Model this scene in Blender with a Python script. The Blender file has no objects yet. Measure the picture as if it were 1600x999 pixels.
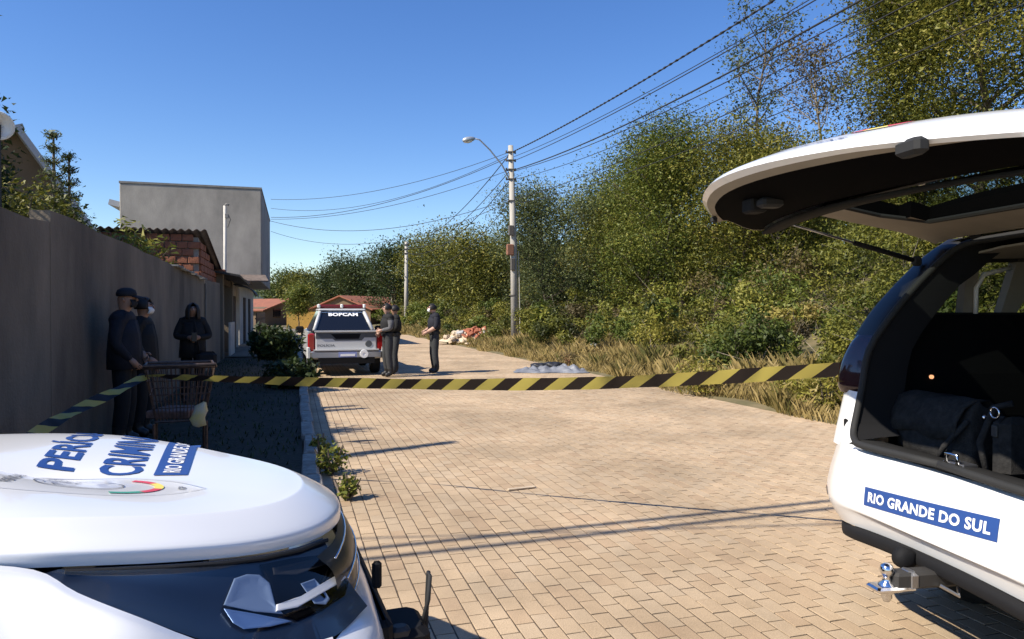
import bpy, math, random
import numpy as np
from mathutils import Vector, Matrix
from mathutils.bvhtree import BVHTree

# ---------------------------------------------------------------- camera, sky, sun, exposure
sc = bpy.context.scene
R = math.radians
EYE = 1.52
FOC = 1120.0            # focal length in pixels of a 1600 px wide picture
cam_d = bpy.data.cameras.new('camera')
cam = bpy.data.objects.new('camera', cam_d)
sc.collection.objects.link(cam)
cam.location = (0, 0, EYE)
cam.rotation_euler = (R(90 - 0.64), 0, 0)
cam_d.sensor_width = 36
cam_d.lens = FOC / 1600 * 36
cam_d.clip_start = 0.05
cam_d.clip_end = 4000
sc.camera = cam

SUN_EL = R(43)
SUN_AZ = R(30)          # shadows run this far from +X towards +Y
w = bpy.data.worlds.new('World')
sc.world = w
w.use_nodes = True
wn = w.node_tree.nodes
sky = wn.new('ShaderNodeTexSky')
sky.sky_type = 'NISHITA'
sky.sun_disc = False
sky.sun_elevation = SUN_EL
to_sun = Vector((-math.cos(SUN_AZ) * math.cos(SUN_EL), -math.sin(SUN_AZ) * math.cos(SUN_EL), math.sin(SUN_EL)))
sky.sun_rotation = math.atan2(to_sun.x, to_sun.y)
sky.altitude = 0
sky.air_density = 1.0
sky.dust_density = 0.15
sky.ozone_density = 3.0
wn['Background'].inputs['Strength'].default_value = 0.115
hs = wn.new('ShaderNodeHueSaturation')
hs.inputs['Saturation'].default_value = 1.25
hs.inputs['Hue'].default_value = .512
w.node_tree.links.new(sky.outputs[0], hs.inputs['Color'])
w.node_tree.links.new(hs.outputs[0], wn['Background'].inputs['Color'])
sun_d = bpy.data.lights.new('sun', 'SUN')
sun_d.energy = 5.0
sun_d.angle = R(0.53)
sun_d.color = (1.0, 0.92, 0.79)
sun = bpy.data.objects.new('sun', sun_d)
sc.collection.objects.link(sun)
sun.rotation_euler = to_sun.to_track_quat('Z', 'Y').to_euler()
sc.view_settings.view_transform = 'Standard'
sc.view_settings.look = 'None'
sc.view_settings.gamma = 1
sc.view_settings.exposure = 0.64
sc.cycles.max_bounces = 8
sc.cycles.transparent_max_bounces = 12
sc.cycles.use_denoising = True

# ---------------------------------------------------------------- frames
# the road runs 16.9 degrees to the left of the view; s = metres along it, t = metres to its right
RA = R(16.9)
RD = Vector((-math.sin(RA), math.cos(RA), 0))
TD = Vector((math.cos(RA), math.sin(RA), 0))
def W(s, t, z=0.0):
    return RD * s + TD * t + Vector((0, 0, z))
def ST(x, y):
    return (-math.sin(RA) * x + math.cos(RA) * y, math.cos(RA) * x + math.sin(RA) * y)

rng = np.random.default_rng(7)
rnd = random.Random(7)
COL = sc.collection

# ---------------------------------------------------------------- mesh helpers
class MB:
    def __init__(self):
        self.v, self.f, self.m = [], [], []
    def add(self, vs, fs, mi=0):
        o = len(self.v)
        self.v += [tuple(p) for p in vs]
        self.f += [tuple(i + o for i in q) for q in fs]
        self.m += [mi] * len(fs)
        return self
    def box(self, c, s, rz=0.0, mi=0, taper=1.0, rx=0.0, ry=0.0):
        cx, cy, cz = c
        hx, hy, hz = s[0] / 2, s[1] / 2, s[2] / 2
        M = Matrix.Rotation(rz, 3, 'Z') @ Matrix.Rotation(ry, 3, 'Y') @ Matrix.Rotation(rx, 3, 'X')
        vs = []
        for z in (-1, 1):
            k = taper if z > 0 else 1.0
            for x, y in ((-1, -1), (1, -1), (1, 1), (-1, 1)):
                p = M @ Vector((x * hx * k, y * hy * k, z * hz))
                vs.append((p.x + cx, p.y + cy, p.z + cz))
        return self.add(vs, [(3, 2, 1, 0), (4, 5, 6, 7), (0, 1, 5, 4), (1, 2, 6, 5), (2, 3, 7, 6), (3, 0, 4, 7)], mi)
    def bbox(self, c, s, b=0.01, rz=0.0, mi=0):
        """box with chamfered edges"""
        cx, cy, cz = c
        hx, hy, hz = s[0] / 2, s[1] / 2, s[2] / 2
        b = min(b, hx * .9, hy * .9, hz * .9)
        M = Matrix.Rotation(rz, 3, 'Z')
        rings = [(-hz, b), (-hz + b, 0), (hz - b, 0), (hz, b)]
        vs = []
        for z, k in rings:
            x, y = hx - k, hy - k
            for px, py in ((-x + b, -y), (x - b, -y), (x, -y + b), (x, y - b), (x - b, y), (-x + b, y), (-x, y - b), (-x, -y + b)):
                p = M @ Vector((px, py, z))
                vs.append((p.x + cx, p.y + cy, p.z + cz))
        fs = [tuple(range(7, -1, -1)), tuple(range(24, 32))]
        for r in range(3):
            for i in range(8):
                j = (i + 1) % 8
                fs.append((r * 8 + i, r * 8 + j, r * 8 + 8 + j, r * 8 + 8 + i))
        return self.add(vs, fs, mi)
    def tube(self, pts, rad, n=8, mi=0, cap=True):
        pts = [Vector(p) for p in pts]
        if not hasattr(rad, '__len__'):
            rad = [rad] * len(pts)
        vs, fs = [], []
        up = Vector((0, 0, 1))
        ref = None
        for i, p in enumerate(pts):
            d = (pts[min(i + 1, len(pts) - 1)] - pts[max(i - 1, 0)])
            d = d.normalized() if d.length > 1e-9 else up
            if ref is None:
                ref = d.orthogonal().normalized()
            a = (ref - d * ref.dot(d))
            a = a.normalized() if a.length > 1e-6 else d.orthogonal().normalized()
            ref = a
            b = d.cross(a)
            for k in range(n):
                th = 2 * math.pi * k / n
                vs.append(p + (a * math.cos(th) + b * math.sin(th)) * rad[i])
        for i in range(len(pts) - 1):
            for k in range(n):
                k2 = (k + 1) % n
                fs.append((i * n + k, i * n + k2, (i + 1) * n + k2, (i + 1) * n + k))
        if cap:
            fs.append(tuple(range(n - 1, -1, -1)))
            o = (len(pts) - 1) * n
            fs.append(tuple(range(o, o + n)))
        return self.add(vs, fs, mi)
    def lathe(self, c, prof, n=16, axis='Z', mi=0):
        """prof: list of (radius, offset along axis)"""
        vs, fs = [], []
        for r, h in prof:
            for k in range(n):
                a = 2 * math.pi * k / n
                x, y = r * math.cos(a), r * math.sin(a)
                p = {'Z': (x, y, h), 'X': (h, x, y), 'Y': (y, h, x)}[axis]
                vs.append((p[0] + c[0], p[1] + c[1], p[2] + c[2]))
        for i in range(len(prof) - 1):
            for k in range(n):
                k2 = (k + 1) % n
                fs.append((i * n + k, i * n + k2, i * n + n + k2, i * n + n + k))
        fs.append(tuple(range(n - 1, -1, -1)))
        fs.append(tuple(range((len(prof) - 1) * n, len(prof) * n)))
        return self.add(vs, fs, mi)
    def prism(self, poly, d, mi=0):
        """poly: list of 3D points (flat), d: extrusion vector"""
        n = len(poly)
        d = Vector(d)
        vs = [Vector(p) for p in poly] + [Vector(p) + d for p in poly]
        fs = [tuple(range(n - 1, -1, -1)), tuple(range(n, 2 * n))]
        for i in range(n):
            j = (i + 1) % n
            fs.append((i, j, n + j, n + i))
        return self.add(vs, fs, mi)
    def grid(self, P, mi=0, skip=None, flip=False):
        m, n = len(P), len(P[0])
        vs = [tuple(p) for row in P for p in row]
        fs = []
        for i in range(m - 1):
            for j in range(n - 1):
                if skip and skip(i, j):
                    continue
                q = (i * n + j, i * n + j + 1, (i + 1) * n + j + 1, (i + 1) * n + j)
                fs.append(q[::-1] if flip else q)
        return self.add(vs, fs, mi)
    def build(self, name, mats, parent=None, smooth=False, solid=0.0, subsurf=0, bevel=0.0, autosmooth=None):
        me = bpy.data.meshes.new(name)
        me.from_pydata(self.v, [], self.f)
        if not isinstance(mats, (list, tuple)):
            mats = [mats]
        for m in mats:
            me.materials.append(m)
        if len(mats) > 1:
            me.polygons.foreach_set('material_index', self.m)
        if smooth:
            me.polygons.foreach_set('use_smooth', [True] * len(me.polygons))
        me.update()
        o = bpy.data.objects.new(name, me)
        COL.objects.link(o)
        if parent is not None:
            o.parent = parent
        if autosmooth is not None:
            me.polygons.foreach_set('use_smooth', [True] * len(me.polygons))
            me.set_sharp_from_angle(angle=R(autosmooth))
        if solid:
            md = o.modifiers.new('solid', 'SOLIDIFY')
            md.thickness = solid
            md.offset = -1
        if bevel:
            md = o.modifiers.new('bevel', 'BEVEL')
            md.width = bevel
            md.segments = 2
            md.limit_method = 'ANGLE'
        if subsurf:
            md = o.modifiers.new('sub', 'SUBSURF')
            md.levels = md.render_levels = subsurf
        return o

def crom(P, k):
    """Catmull-Rom upsample along axis 0, k segments per span"""
    P = np.asarray(P, float)
    n = len(P)
    out = []
    for i in range(n - 1):
        p0 = P[i - 1] if i else 2 * P[0] - P[1]
        p1, p2 = P[i], P[i + 1]
        p3 = P[i + 2] if i + 2 < n else 2 * P[-1] - P[-2]
        for j in range(k):
            t = j / k
            out.append(.5 * ((2 * p1) + (-p0 + p2) * t + (2 * p0 - 5 * p1 + 4 * p2 - p3) * t * t + (-p0 + 3 * p1 - 3 * p2 + p3) * t ** 3))
    out.append(P[-1])
    return np.array(out)
def surf(G, k1=4, k2=4):
    G = crom(np.asarray(G, float), k1)
    return np.swapaxes(crom(np.swapaxes(G, 0, 1), k2), 0, 1)

def empty(name, loc=(0, 0, 0), rz=0.0):
    o = bpy.data.objects.new(name, None)
    COL.objects.link(o)
    o.location = loc
    o.rotation_euler = (0, 0, rz)
    o.empty_display_size = .2
    return o
def tag(o, label=None, cat=None, group=None, kind=None):
    if label: o['label'] = label
    if cat: o['category'] = cat
    if group: o['group'] = group
    if kind: o['kind'] = kind
    return o

# ---------------------------------------------------------------- material helpers
def mat(name, col, rough=.6, metal=0.0, spec=.5, coat=0.0, noise=0.0, nscale=8.0, bump=0.0, bscale=40.0, col2=None, trans=0.0, alpha=1.0, emis=None, nstretch=None, detail=6.0):
    m = bpy.data.materials.new(name)
    m.use_nodes = True
    nt = m.node_tree
    b = nt.nodes['Principled BSDF']
    b.inputs['Base Color'].default_value = (*col, 1)
    b.inputs['Roughness'].default_value = rough
    b.inputs['Metallic'].default_value = metal
    b.inputs['Specular IOR Level'].default_value = spec
    b.inputs['Coat Weight'].default_value = coat
    b.inputs['Coat Roughness'].default_value = .04
    b.inputs['Transmission Weight'].default_value = trans
    b.inputs['Alpha'].default_value = alpha
    if emis:
        b.inputs['Emission Color'].default_value = (*emis[0], 1)
        b.inputs['Emission Strength'].default_value = emis[1]
    co = nt.nodes.new('ShaderNodeTexCoord')
    vec = co.outputs['Object']
    if nstretch:
        mp = nt.nodes.new('ShaderNodeMapping')
        mp.inputs['Scale'].default_value = nstretch
        nt.links.new(vec, mp.inputs['Vector'])
        vec = mp.outputs['Vector']
    if noise > 0 or col2 is not None:
        n = nt.nodes.new('ShaderNodeTexNoise')
        n.inputs['Scale'].default_value = nscale
        n.inputs['Detail'].default_value = detail
        n.inputs['Roughness'].default_value = .62
        nt.links.new(vec, n.inputs['Vector'])
        r = nt.nodes.new('ShaderNodeValToRGB')
        c2 = col2 if col2 is not None else tuple(c * (1 - noise) for c in col)
        c1 = col if col2 is not None else tuple(min(1, c * (1 + noise)) for c in col)
        r.color_ramp.elements[0].position = .34
        r.color_ramp.elements[1].position = .66
        r.color_ramp.elements[0].color = (*c2, 1)
        r.color_ramp.elements[1].color = (*c1, 1)
        nt.links.new(n.outputs['Fac'], r.inputs['Fac'])
        nt.links.new(r.outputs['Color'], b.inputs['Base Color'])
    if bump > 0:
        n2 = nt.nodes.new('ShaderNodeTexNoise')
        n2.inputs['Scale'].default_value = bscale
        n2.inputs['Detail'].default_value = 5
        nt.links.new(co.outputs['Object'], n2.inputs['Vector'])
        bp = nt.nodes.new('ShaderNodeBump')
        bp.inputs['Strength'].default_value = bump
        bp.inputs['Distance'].default_value = .02
        nt.links.new(n2.outputs['Fac'], bp.inputs['Height'])
        nt.links.new(bp.outputs['Normal'], b.inputs['Normal'])
    return m

def leaf_mat(name, stops, transl=.28, rough=.55):
    """leaf colour picked leaf by leaf from the 'tint' value stored on the mesh"""
    m = bpy.data.materials.new(name)
    m.use_nodes = True
    nt = m.node_tree
    b = nt.nodes['Principled BSDF']
    a = nt.nodes.new('ShaderNodeAttribute')
    a.attribute_name = 'tint'
    r = nt.nodes.new('ShaderNodeValToRGB')
    el = r.color_ramp.elements
    while len(el) < len(stops):
        el.new(.5)
    for e, (p, c) in zip(el, stops):
        e.position = p
        e.color = (*c, 1)
    nt.links.new(a.outputs['Fac'], r.inputs['Fac'])
    nt.links.new(r.outputs['Color'], b.inputs['Base Color'])
    b.inputs['Roughness'].default_value = rough
    b.inputs['Specular IOR Level'].default_value = .3
    t = nt.nodes.new('ShaderNodeBsdfTranslucent')
    nt.links.new(r.outputs['Color'], t.inputs['Color'])
    mx = nt.nodes.new('ShaderNodeMixShader')
    mx.inputs[0].default_value = transl
    nt.links.new(b.outputs[0], mx.inputs[1])
    nt.links.new(t.outputs[0], mx.inputs[2])
    nt.links.new(mx.outputs[0], nt.nodes['Material Output'].inputs['Surface'])
    return m

def glass_mat(name, tint=(.8, .85, .85), thru=.6, rough=.02):
    m = bpy.data.materials.new(name)
    m.use_nodes = True
    nt = m.node_tree
    nt.nodes.remove(nt.nodes['Principled BSDF'])
    tr = nt.nodes.new('ShaderNodeBsdfTransparent')
    tr.inputs[0].default_value = (*[c * thru for c in tint], 1)
    gl = nt.nodes.new('ShaderNodeBsdfGlossy')
    gl.inputs['Roughness'].default_value = rough
    lw = nt.nodes.new('ShaderNodeLayerWeight')
    lw.inputs['Blend'].default_value = .5
    pw_ = nt.nodes.new('ShaderNodeMath'); pw_.operation = 'POWER'; pw_.inputs[1].default_value = 4.5
    nt.links.new(lw.outputs['Facing'], pw_.inputs[0])
    fr = nt.nodes.new('ShaderNodeMath'); fr.operation = 'MULTIPLY_ADD'; fr.inputs[1].default_value = .8; fr.inputs[2].default_value = .04
    nt.links.new(pw_.outputs[0], fr.inputs[0])
    mx = nt.nodes.new('ShaderNodeMixShader')
    nt.links.new(fr.outputs[0], mx.inputs[0])
    nt.links.new(tr.outputs[0], mx.inputs[1])
    nt.links.new(gl.outputs[0], mx.inputs[2])
    nt.links.new(mx.outputs[0], nt.nodes['Material Output'].inputs['Surface'])
    return m

M = {}
M['white_paint'] = mat('white_paint', (.80, .80, .79), .28, coat=.7, spec=.5)
M['gate_black'] = mat('gate_black', (.003, .003, .0035), .95, spec=.03)
M['black_plastic'] = mat('black_plastic', (.009, .009, .010), .75, spec=.2, bump=.12, bscale=300)
M['dark_trim'] = mat('dark_trim', (.012, .012, .013), .9, spec=.1)
M['black_gloss'] = mat('black_gloss', (.009, .009, .010), .4, coat=.08)
M['rubber'] = mat('rubber', (.016, .016, .016), .8)
M['chrome'] = mat('chrome', (.75, .75, .76), .12, metal=1)
M['steel'] = mat('steel', (.42, .42, .43), .4, metal=1)
M['beige_trim'] = mat('beige_trim', (.25, .225, .185), .75, noise=.06)
M['gray_trim'] = mat('gray_trim', (.020, .0195, .019), .9, spec=.12, noise=.1, nscale=20)
M['carpet'] = mat('carpet', (.006, .006, .0065), .95, spec=.05)
M['fabric_black'] = mat('fabric_black', (.028, .027, .026), .95, spec=.15, noise=.3, nscale=30, bump=.25, bscale=150)
M['red_lens'] = mat('red_lens', (.30, .012, .012), .12, coat=.5)
M['smoked_lens'] = mat('smoked_lens', (.03, .012, .014), .1, coat=.6)
M['blue_vinyl'] = mat('blue_vinyl', (.022, .065, .235), .45)
M['white_vinyl'] = mat('white_vinyl', (.8, .8, .8), .45)
M['glass'] = glass_mat('glass', thru=.42, tint=(.8, .9, .82))
M['clear'] = glass_mat('clear', thru=.92, tint=(1, 1, 1))
M['tinted'] = mat('tinted', (.008, .009, .012), .06, coat=.5)
M['concrete'] = mat('concrete', (.30, .28, .255), .9, noise=.22, nscale=1.6, bump=.3, bscale=25)
M['bark'] = mat('bark', (.12, .095, .07), .9, noise=.35, nscale=12, bump=.5, bscale=30)
M['bark_pale'] = mat('bark_pale', (.24, .20, .15), .9, noise=.35, nscale=12, bump=.4, bscale=30)

# ---------------------------------------------------------------- ground, road, pavers
def sstep(x):
    x = np.clip(x, 0, 1)
    return x * x * (3 - 2 * x)
def gz(s, t):
    s = np.asarray(s, float); t = np.asarray(t, float)
    z = np.where(t < 6.98, -.06, .03 + .16 * sstep((t - 7.0) / 2.2))
    z = z + 3.6 * sstep((t - 9.2) / 13) * np.clip(1.1 - np.clip(s - 70, 0, 1e9) / 400, .2, 1.1)
    z = z + 7.5 * sstep((t - 20) / 60)
    z = z + .12 * np.sin(s * .9 + 1.3 * t) * sstep((t - 9) / 3)
    z = np.where(t < 6.98, z + np.clip((s - 130) / 300, 0, 1) * 3, z)
    return z
def gzf(s, t):
    return float(gz(s, t))

def attr_noise(nt, scale, detail=5, rough=.6):
    co = nt.nodes.new('ShaderNodeTexCoord')
    n = nt.nodes.new('ShaderNodeTexNoise')
    n.inputs['Scale'].default_value = scale
    n.inputs['Detail'].default_value = detail
    n.inputs['Roughness'].default_value = rough
    nt.links.new(co.outputs['Object'], n.inputs['Vector'])
    return n

M['earth'] = mat('earth', (.16, .125, .065), .95, col2=(.075, .07, .025), nscale=1.3, bump=.5, bscale=12)
ts = np.array([-420, -160, -60, -30, -14, -6, -2, 1, 4, 6.9, 7.02, 7.25, 7.6, 8.1, 8.7, 9.3, 10, 11, 12.5, 14, 16, 18, 20, 23, 28, 36, 50, 80, 160, 420.])
ss = np.concatenate([np.arange(-40, 70, 1.6), np.arange(72, 140, 6), np.array([150, 180, 240, 330, 480, 700])])
mb = MB()
mb.grid([[W(s, t, gzf(s, t)) for t in ts] for s in ss])
ground = tag(mb.build('ground', M['earth'], smooth=True), kind='structure')

def paver_mat(name, per_object):
    m = bpy.data.materials.new(name)
    m.use_nodes = True
    nt = m.node_tree
    b = nt.nodes['Principled BSDF']
    if per_object:
        src = nt.nodes.new('ShaderNodeObjectInfo').outputs['Random']
    else:
        a = nt.nodes.new('ShaderNodeAttribute')
        a.attribute_name = 'tint'
        src = a.outputs['Fac']
    r = nt.nodes.new('ShaderNodeValToRGB')
    el = r.color_ramp.elements
    for p, c in ((.25, (.46, .345, .225)), (.55, (.48, .36, .235)), (.8, (.465, .36, .245))):
        e = el.new(p); e.color = (*c, 1)
    el[0].color = (.43, .31, .20, 1)
    el[-1].color = (.515, .385, .25, 1)
    nt.links.new(src, r.inputs['Fac'])
    geo = nt.nodes.new('ShaderNodeNewGeometry')
    n = nt.nodes.new('ShaderNodeTexNoise')
    n.inputs['Scale'].default_value = 170
    n.inputs['Detail'].default_value = 4
    nt.links.new(geo.outputs['Position'], n.inputs['Vector'])
    n3 = nt.nodes.new('ShaderNodeTexNoise')
    n3.inputs['Scale'].default_value = .55
    n3.inputs['Detail'].default_value = 7
    n3.inputs['Roughness'].default_value = .65
    nt.links.new(geo.outputs['Position'], n3.inputs['Vector'])
    def ramp(fac, lo, hi, p0=.3, p1=.7):
        q = nt.nodes.new('ShaderNodeValToRGB')
        q.color_ramp.elements[0].position = p0
        q.color_ramp.elements[1].position = p1
        q.color_ramp.elements[0].color = (*lo, 1)
        q.color_ramp.elements[1].color = (*hi, 1)
        nt.links.new(fac, q.inputs['Fac'])
        return q.outputs['Color']
    def mul(a_, b_):
        x = nt.nodes.new('ShaderNodeMix')
        x.data_type = 'RGBA'
        x.blend_type = 'MULTIPLY'
        x.inputs['Factor'].default_value = 1
        nt.links.new(a_, x.inputs[6])
        nt.links.new(b_, x.inputs[7])
        return x.outputs[2]
    c = mul(r.outputs['Color'], ramp(n.outputs['Fac'], (.78, .78, .78), (1.18, 1.18, 1.18)))
    c = mul(c, ramp(n3.outputs['Fac'], (.68, .675, .665), (1.07, 1.06, 1.05), .34, .62))
    nt.links.new(c, b.inputs['Base Color'])
    b.inputs['Roughness'].default_value = .9
    b.inputs['Specular IOR Level'].default_value = .25
    bp = nt.nodes.new('ShaderNodeBump')
    bp.inputs['Strength'].default_value = .35
    bp.inputs['Distance'].default_value = .004
    nt.links.new(n.outputs['Fac'], bp.inputs['Height'])
    nt.links.new(bp.outputs['Normal'], b.inputs['Normal'])
    return m
M['paver_one'] = paver_mat('paver_one', True)
M['paver_many'] = paver_mat('paver_many', False)
M['joint_sand'] = mat('joint_sand', (.085, .062, .042), .95, noise=.2, nscale=30)
# far stretch of the road, where single pavers can no longer be told apart
M['far_paving'] = mat('far_paving', (.45, .325, .205), .9, noise=.08, nscale=2.0)

ROAD_L, ROAD_R, S0, S1 = .23, 7.04, -3.0, 34.0
road = MB()
road.grid([[W(s, t, -.0035) for t in (ROAD_L, ROAD_R)] for s in (S0 - 20, S1)], 0)
road.grid([[W(s, t, -.002) for t in (ROAD_L, ROAD_R)] for s in (S1, 118)], 1)
road.grid([[W(s, t, -.002) for t in (-6, ROAD_R)] for s in (118, 126)], 1)
road = tag(road.build('road', [M['joint_sand'], M['far_paving']]), kind='structure')

PW, PL, JT = .099, .166, .0085     # paver pitch across and along the road, joint
def paver_verts(w_, l_, top=0.0, ch=.0012, dep=.03):
    hx, hy = (w_ - JT) / 2, (l_ - JT) / 2
    vs = []
    for (x, y, z) in ((hx, hy, top - dep), (hx, hy, top - ch), (hx - ch, hy - ch, top)):
        vs += [(-x, -y, z), (x, -y, z), (x, y, z), (-x, y, z)]
    return np.array(vs)
PF = [(8, 9, 10, 11)] + [(4 + i, 4 + (i + 1) % 4, 8 + (i + 1) % 4, 8 + i) for i in range(4)] + [(i, (i + 1) % 4, 4 + (i + 1) % 4, 4 + i) for i in range(4)]
cells = []          # (s, t, length)
SEAM = 6.75
ncol = int((ROAD_R - ROAD_L) / PW)
for c in range(ncol):
    t = ROAD_L + (c + .5) * PW
    off = (c % 2) * PL / 2
    for za, zb in ((S0, SEAM), (SEAM, S1)):
        s = za
        first = True
        while s < zb - .02:
            l_ = PL if not (first and off) else PL / 2
            first = False
            l_ = min(l_, zb - s)
            cells.append((s + l_ / 2, t, l_))
            s += l_
        off = PL / 2 - off
cells = np.array(cells)
# what the photograph shows largest: the nearest pavers of the open foreground
Xc = -math.sin(RA) * cells[:, 0] + math.cos(RA) * cells[:, 1]
Yc = math.cos(RA) * cells[:, 0] + math.sin(RA) * cells[:, 1]
u_ = 800 + FOC * Xc / np.maximum(Yc, .1)
v_ = 487 + FOC * EYE / np.maximum(Yc, .1)
seen = (Yc > .5) & (v_ < 1000) & (u_ > 690 - (1000 - v_) * .45) & (u_ < np.where(v_ > 860, 1600, 1310)) & (cells[:, 2] > .15)
seen &= ~((u_ > 1340) & (v_ < 950)) & ~((u_ > 1430) & (v_ > 940))
idx = np.where(seen)[0]
idx = idx[np.argsort(Yc[idx])][:300]
one = np.zeros(len(cells), bool)
one[idx] = True
pm = []
for k in range(6):
    v = paver_verts(PW, PL)
    v[8:, 2] += rng.normal(0, .0006, 4)
    v[8:, :2] += rng.normal(0, .0012, (4, 2))
    v[4:8, :2] += rng.normal(0, .0008, (4, 2))
    me = bpy.data.meshes.new('paver')
    me.from_pydata([tuple(p) for p in v], [], PF)
    me.materials.append(M['paver_one'])
    pm.append(me)
for i in idx:
    s, t, l_ = cells[i]
    o = bpy.data.objects.new('paver', pm[int(rng.integers(6))])
    COL.objects.link(o)
    o.parent = road
    o.location = W(s, t, float(np.clip(rng.normal(0, .0009), -.0012, .0016)))
    o.rotation_euler = (float(np.clip(rng.normal(0, .003), -.006, .006)), float(np.clip(rng.normal(0, .004), -.01, .01)), RA + float(rng.normal(0, .006)) + math.pi * int(rng.integers(2)))

def mesh_np(name, V, F, mats, parent=None, tint=None, smooth=False):
    """V (n,3), F (m,4) or (m,3) as numpy"""
    me = bpy.data.meshes.new(name)
    k = F.shape[1]
    me.vertices.add(len(V))
    me.vertices.foreach_set('co', V.astype(np.float32).ravel())
    me.loops.add(F.size)
    me.loops.foreach_set('vertex_index', F.astype(np.int32).ravel())
    me.polygons.add(len(F))
    me.polygons.foreach_set('loop_start', np.arange(0, F.size, k, dtype=np.int32))
    me.polygons.foreach_set('loop_total', np.full(len(F), k, dtype=np.int32))
    me.polygons.foreach_set('use_smooth', np.full(len(F), smooth, bool))
    if tint is not None:
        a = me.attributes.new('tint', 'FLOAT', 'POINT')
        a.data.foreach_set('value', tint.astype(np.float32))
    me.update(calc_edges=True)
    me.materials.append(mats)
    o = bpy.data.objects.new(name, me)
    COL.objects.link(o)
    if parent is not None:
        o.parent = parent
    return o

rest = cells[~one]
base = paver_verts(PW, 1.0)          # length handled per paver
n = len(rest)
V = np.repeat(base[None], n, 0)
half = (rest[:, 2] - JT) / 2
for q in range(12):
    sy = np.sign(base[q, 1])
    V[:, q, 1] = sy * (half - (.0012 if q >= 8 else 0))
V[:, :, 2] += np.clip(rng.normal(0, .0008, (n, 1)), -.0012, .0016)
V[:, 8:, 2] += rng.normal(0, .0006, (n, 4))
V[:, 4:, :2] += rng.normal(0, .001, (n, 8, 2))
a = rng.normal(0, .006, n)
ca, sa = np.cos(a)[:, None], np.sin(a)[:, None]
x, y = V[:, :, 0] * ca - V[:, :, 1] * sa, V[:, :, 0] * sa + V[:, :, 1] * ca
S = rest[:, 0, None] + y
T_ = rest[:, 1, None] + x
VV = np.stack([-math.sin(RA) * S + math.cos(RA) * T_, math.cos(RA) * S + math.sin(RA) * T_, V[:, :, 2]], -1).reshape(-1, 3)
FF = (np.array(PF)[None] + (np.arange(n) * 12)[:, None, None]).reshape(-1, 4)
tag(mesh_np('paving', VV, FF, M['paver_many'], road, np.repeat(rng.random(n), 12)), kind='stuff')

# ---------------------------------------------------------------- kerb and pavement on the left
M['kerb'] = mat('kerb', (.40, .36, .29), .9, col2=(.20, .175, .14), nscale=9, bump=.6, bscale=18)
M['sidewalk'] = mat('sidewalk', (.20, .175, .14), .95, col2=(.11, .095, .065), nscale=2.2, bump=.4, bscale=14)
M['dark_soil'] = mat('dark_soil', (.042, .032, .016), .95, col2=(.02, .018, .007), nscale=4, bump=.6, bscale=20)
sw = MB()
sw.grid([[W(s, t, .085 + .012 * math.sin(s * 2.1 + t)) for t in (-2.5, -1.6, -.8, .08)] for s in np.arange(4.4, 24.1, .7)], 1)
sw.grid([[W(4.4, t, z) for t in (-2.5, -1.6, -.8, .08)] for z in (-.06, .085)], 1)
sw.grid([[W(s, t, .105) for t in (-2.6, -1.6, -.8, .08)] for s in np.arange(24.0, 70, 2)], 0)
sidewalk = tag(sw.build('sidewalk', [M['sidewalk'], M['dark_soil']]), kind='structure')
kerb = empty('kerb', W(4.4, .15), RA)
tag(kerb, kind='structure')
kms = []
for k in range(4):
    b_ = MB().bbox((0, 0, .035), (.15, .97, .19), .02)
    b_.v = [(x + rnd.gauss(0, .006), y + rnd.gauss(0, .006), z + rnd.gauss(0, .005)) for x, y, z in b_.v]
    me = bpy.data.meshes.new('kerb_stone')
    me.from_pydata(b_.v, [], b_.f)
    me.materials.append(M['kerb'])
    kms.append(me)
for k in range(44):
    o = bpy.data.objects.new('kerb_stone', kms[k % 4])
    COL.objects.link(o)
    o.parent = kerb
    o.location = (rnd.gauss(0, .008), .5 + k, rnd.gauss(0, .006))
    o.rotation_euler = (0, 0, rnd.gauss(0, .008))

# ---------------------------------------------------------------- foliage helpers
def leaf_arrays(C, size, up=.35, aspect=.5, out=None):
    n = len(C)
    N = rng.normal(0, 1, (n, 3))
    N[:, 2] = np.abs(N[:, 2]) + up
    if out is not None:
        N += out
    N /= np.linalg.norm(N, axis=1, keepdims=True)
    A = np.cross(N, rng.normal(0, 1, (n, 3)))
    A /= np.linalg.norm(A, axis=1, keepdims=True)
    B = np.cross(N, A)
    size = np.broadcast_to(np.asarray(size, float), (n,))[:, None] * rng.uniform(.4, 1.6, (n, 1))
    k = size * aspect
    V = np.stack([C - A * size, C + B * k + A * size * .55, C - B * k + A * size * .7 + N * k * .2], 1)
    return V.reshape(-1, 3)
def leaf_obj(name, C, size, tint, m, parent=None, up=.35, aspect=.5, out=None):
    V = leaf_arrays(C, size, up, aspect, out)
    F = np.arange(len(C) * 3).reshape(-1, 3)
    return mesh_np(name, V, F, m, parent, np.repeat(np.clip(tint, 0, 1), 3))

OLIVE = [(0, (0.0295, 0.0372, 0.0077)), (0.3, (0.0964, 0.107, 0.0165)), (0.6, (0.1929, 0.1862, 0.0285)), (0.85, (0.295, 0.256, 0.0461)), (1, (0.3279, 0.2572, 0.0793))]
GREEN = [(0, (0.0297, 0.0446, 0.0085)), (0.4, (0.0903, 0.1221, 0.0191)), (0.75, (0.1805, 0.1965, 0.0319)), (1, (0.2867, 0.2655, 0.0531))]
DARKG = [(0, (.012, .022, .008)), (.5, (.034, .055, .015)), (1, (.085, .105, .028))]
BROWN = [(0, (0.0562, 0.0438, 0.02)), (0.5, (0.1375, 0.1063, 0.0425)), (1, (0.25, 0.1938, 0.075))]
STRAW = [(0, (0.105, 0.105, 0.0263)), (0.4, (0.2415, 0.1837, 0.063)), (0.75, (0.378, 0.2835, 0.1103)), (1, (0.504, 0.3885, 0.1785))]
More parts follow.
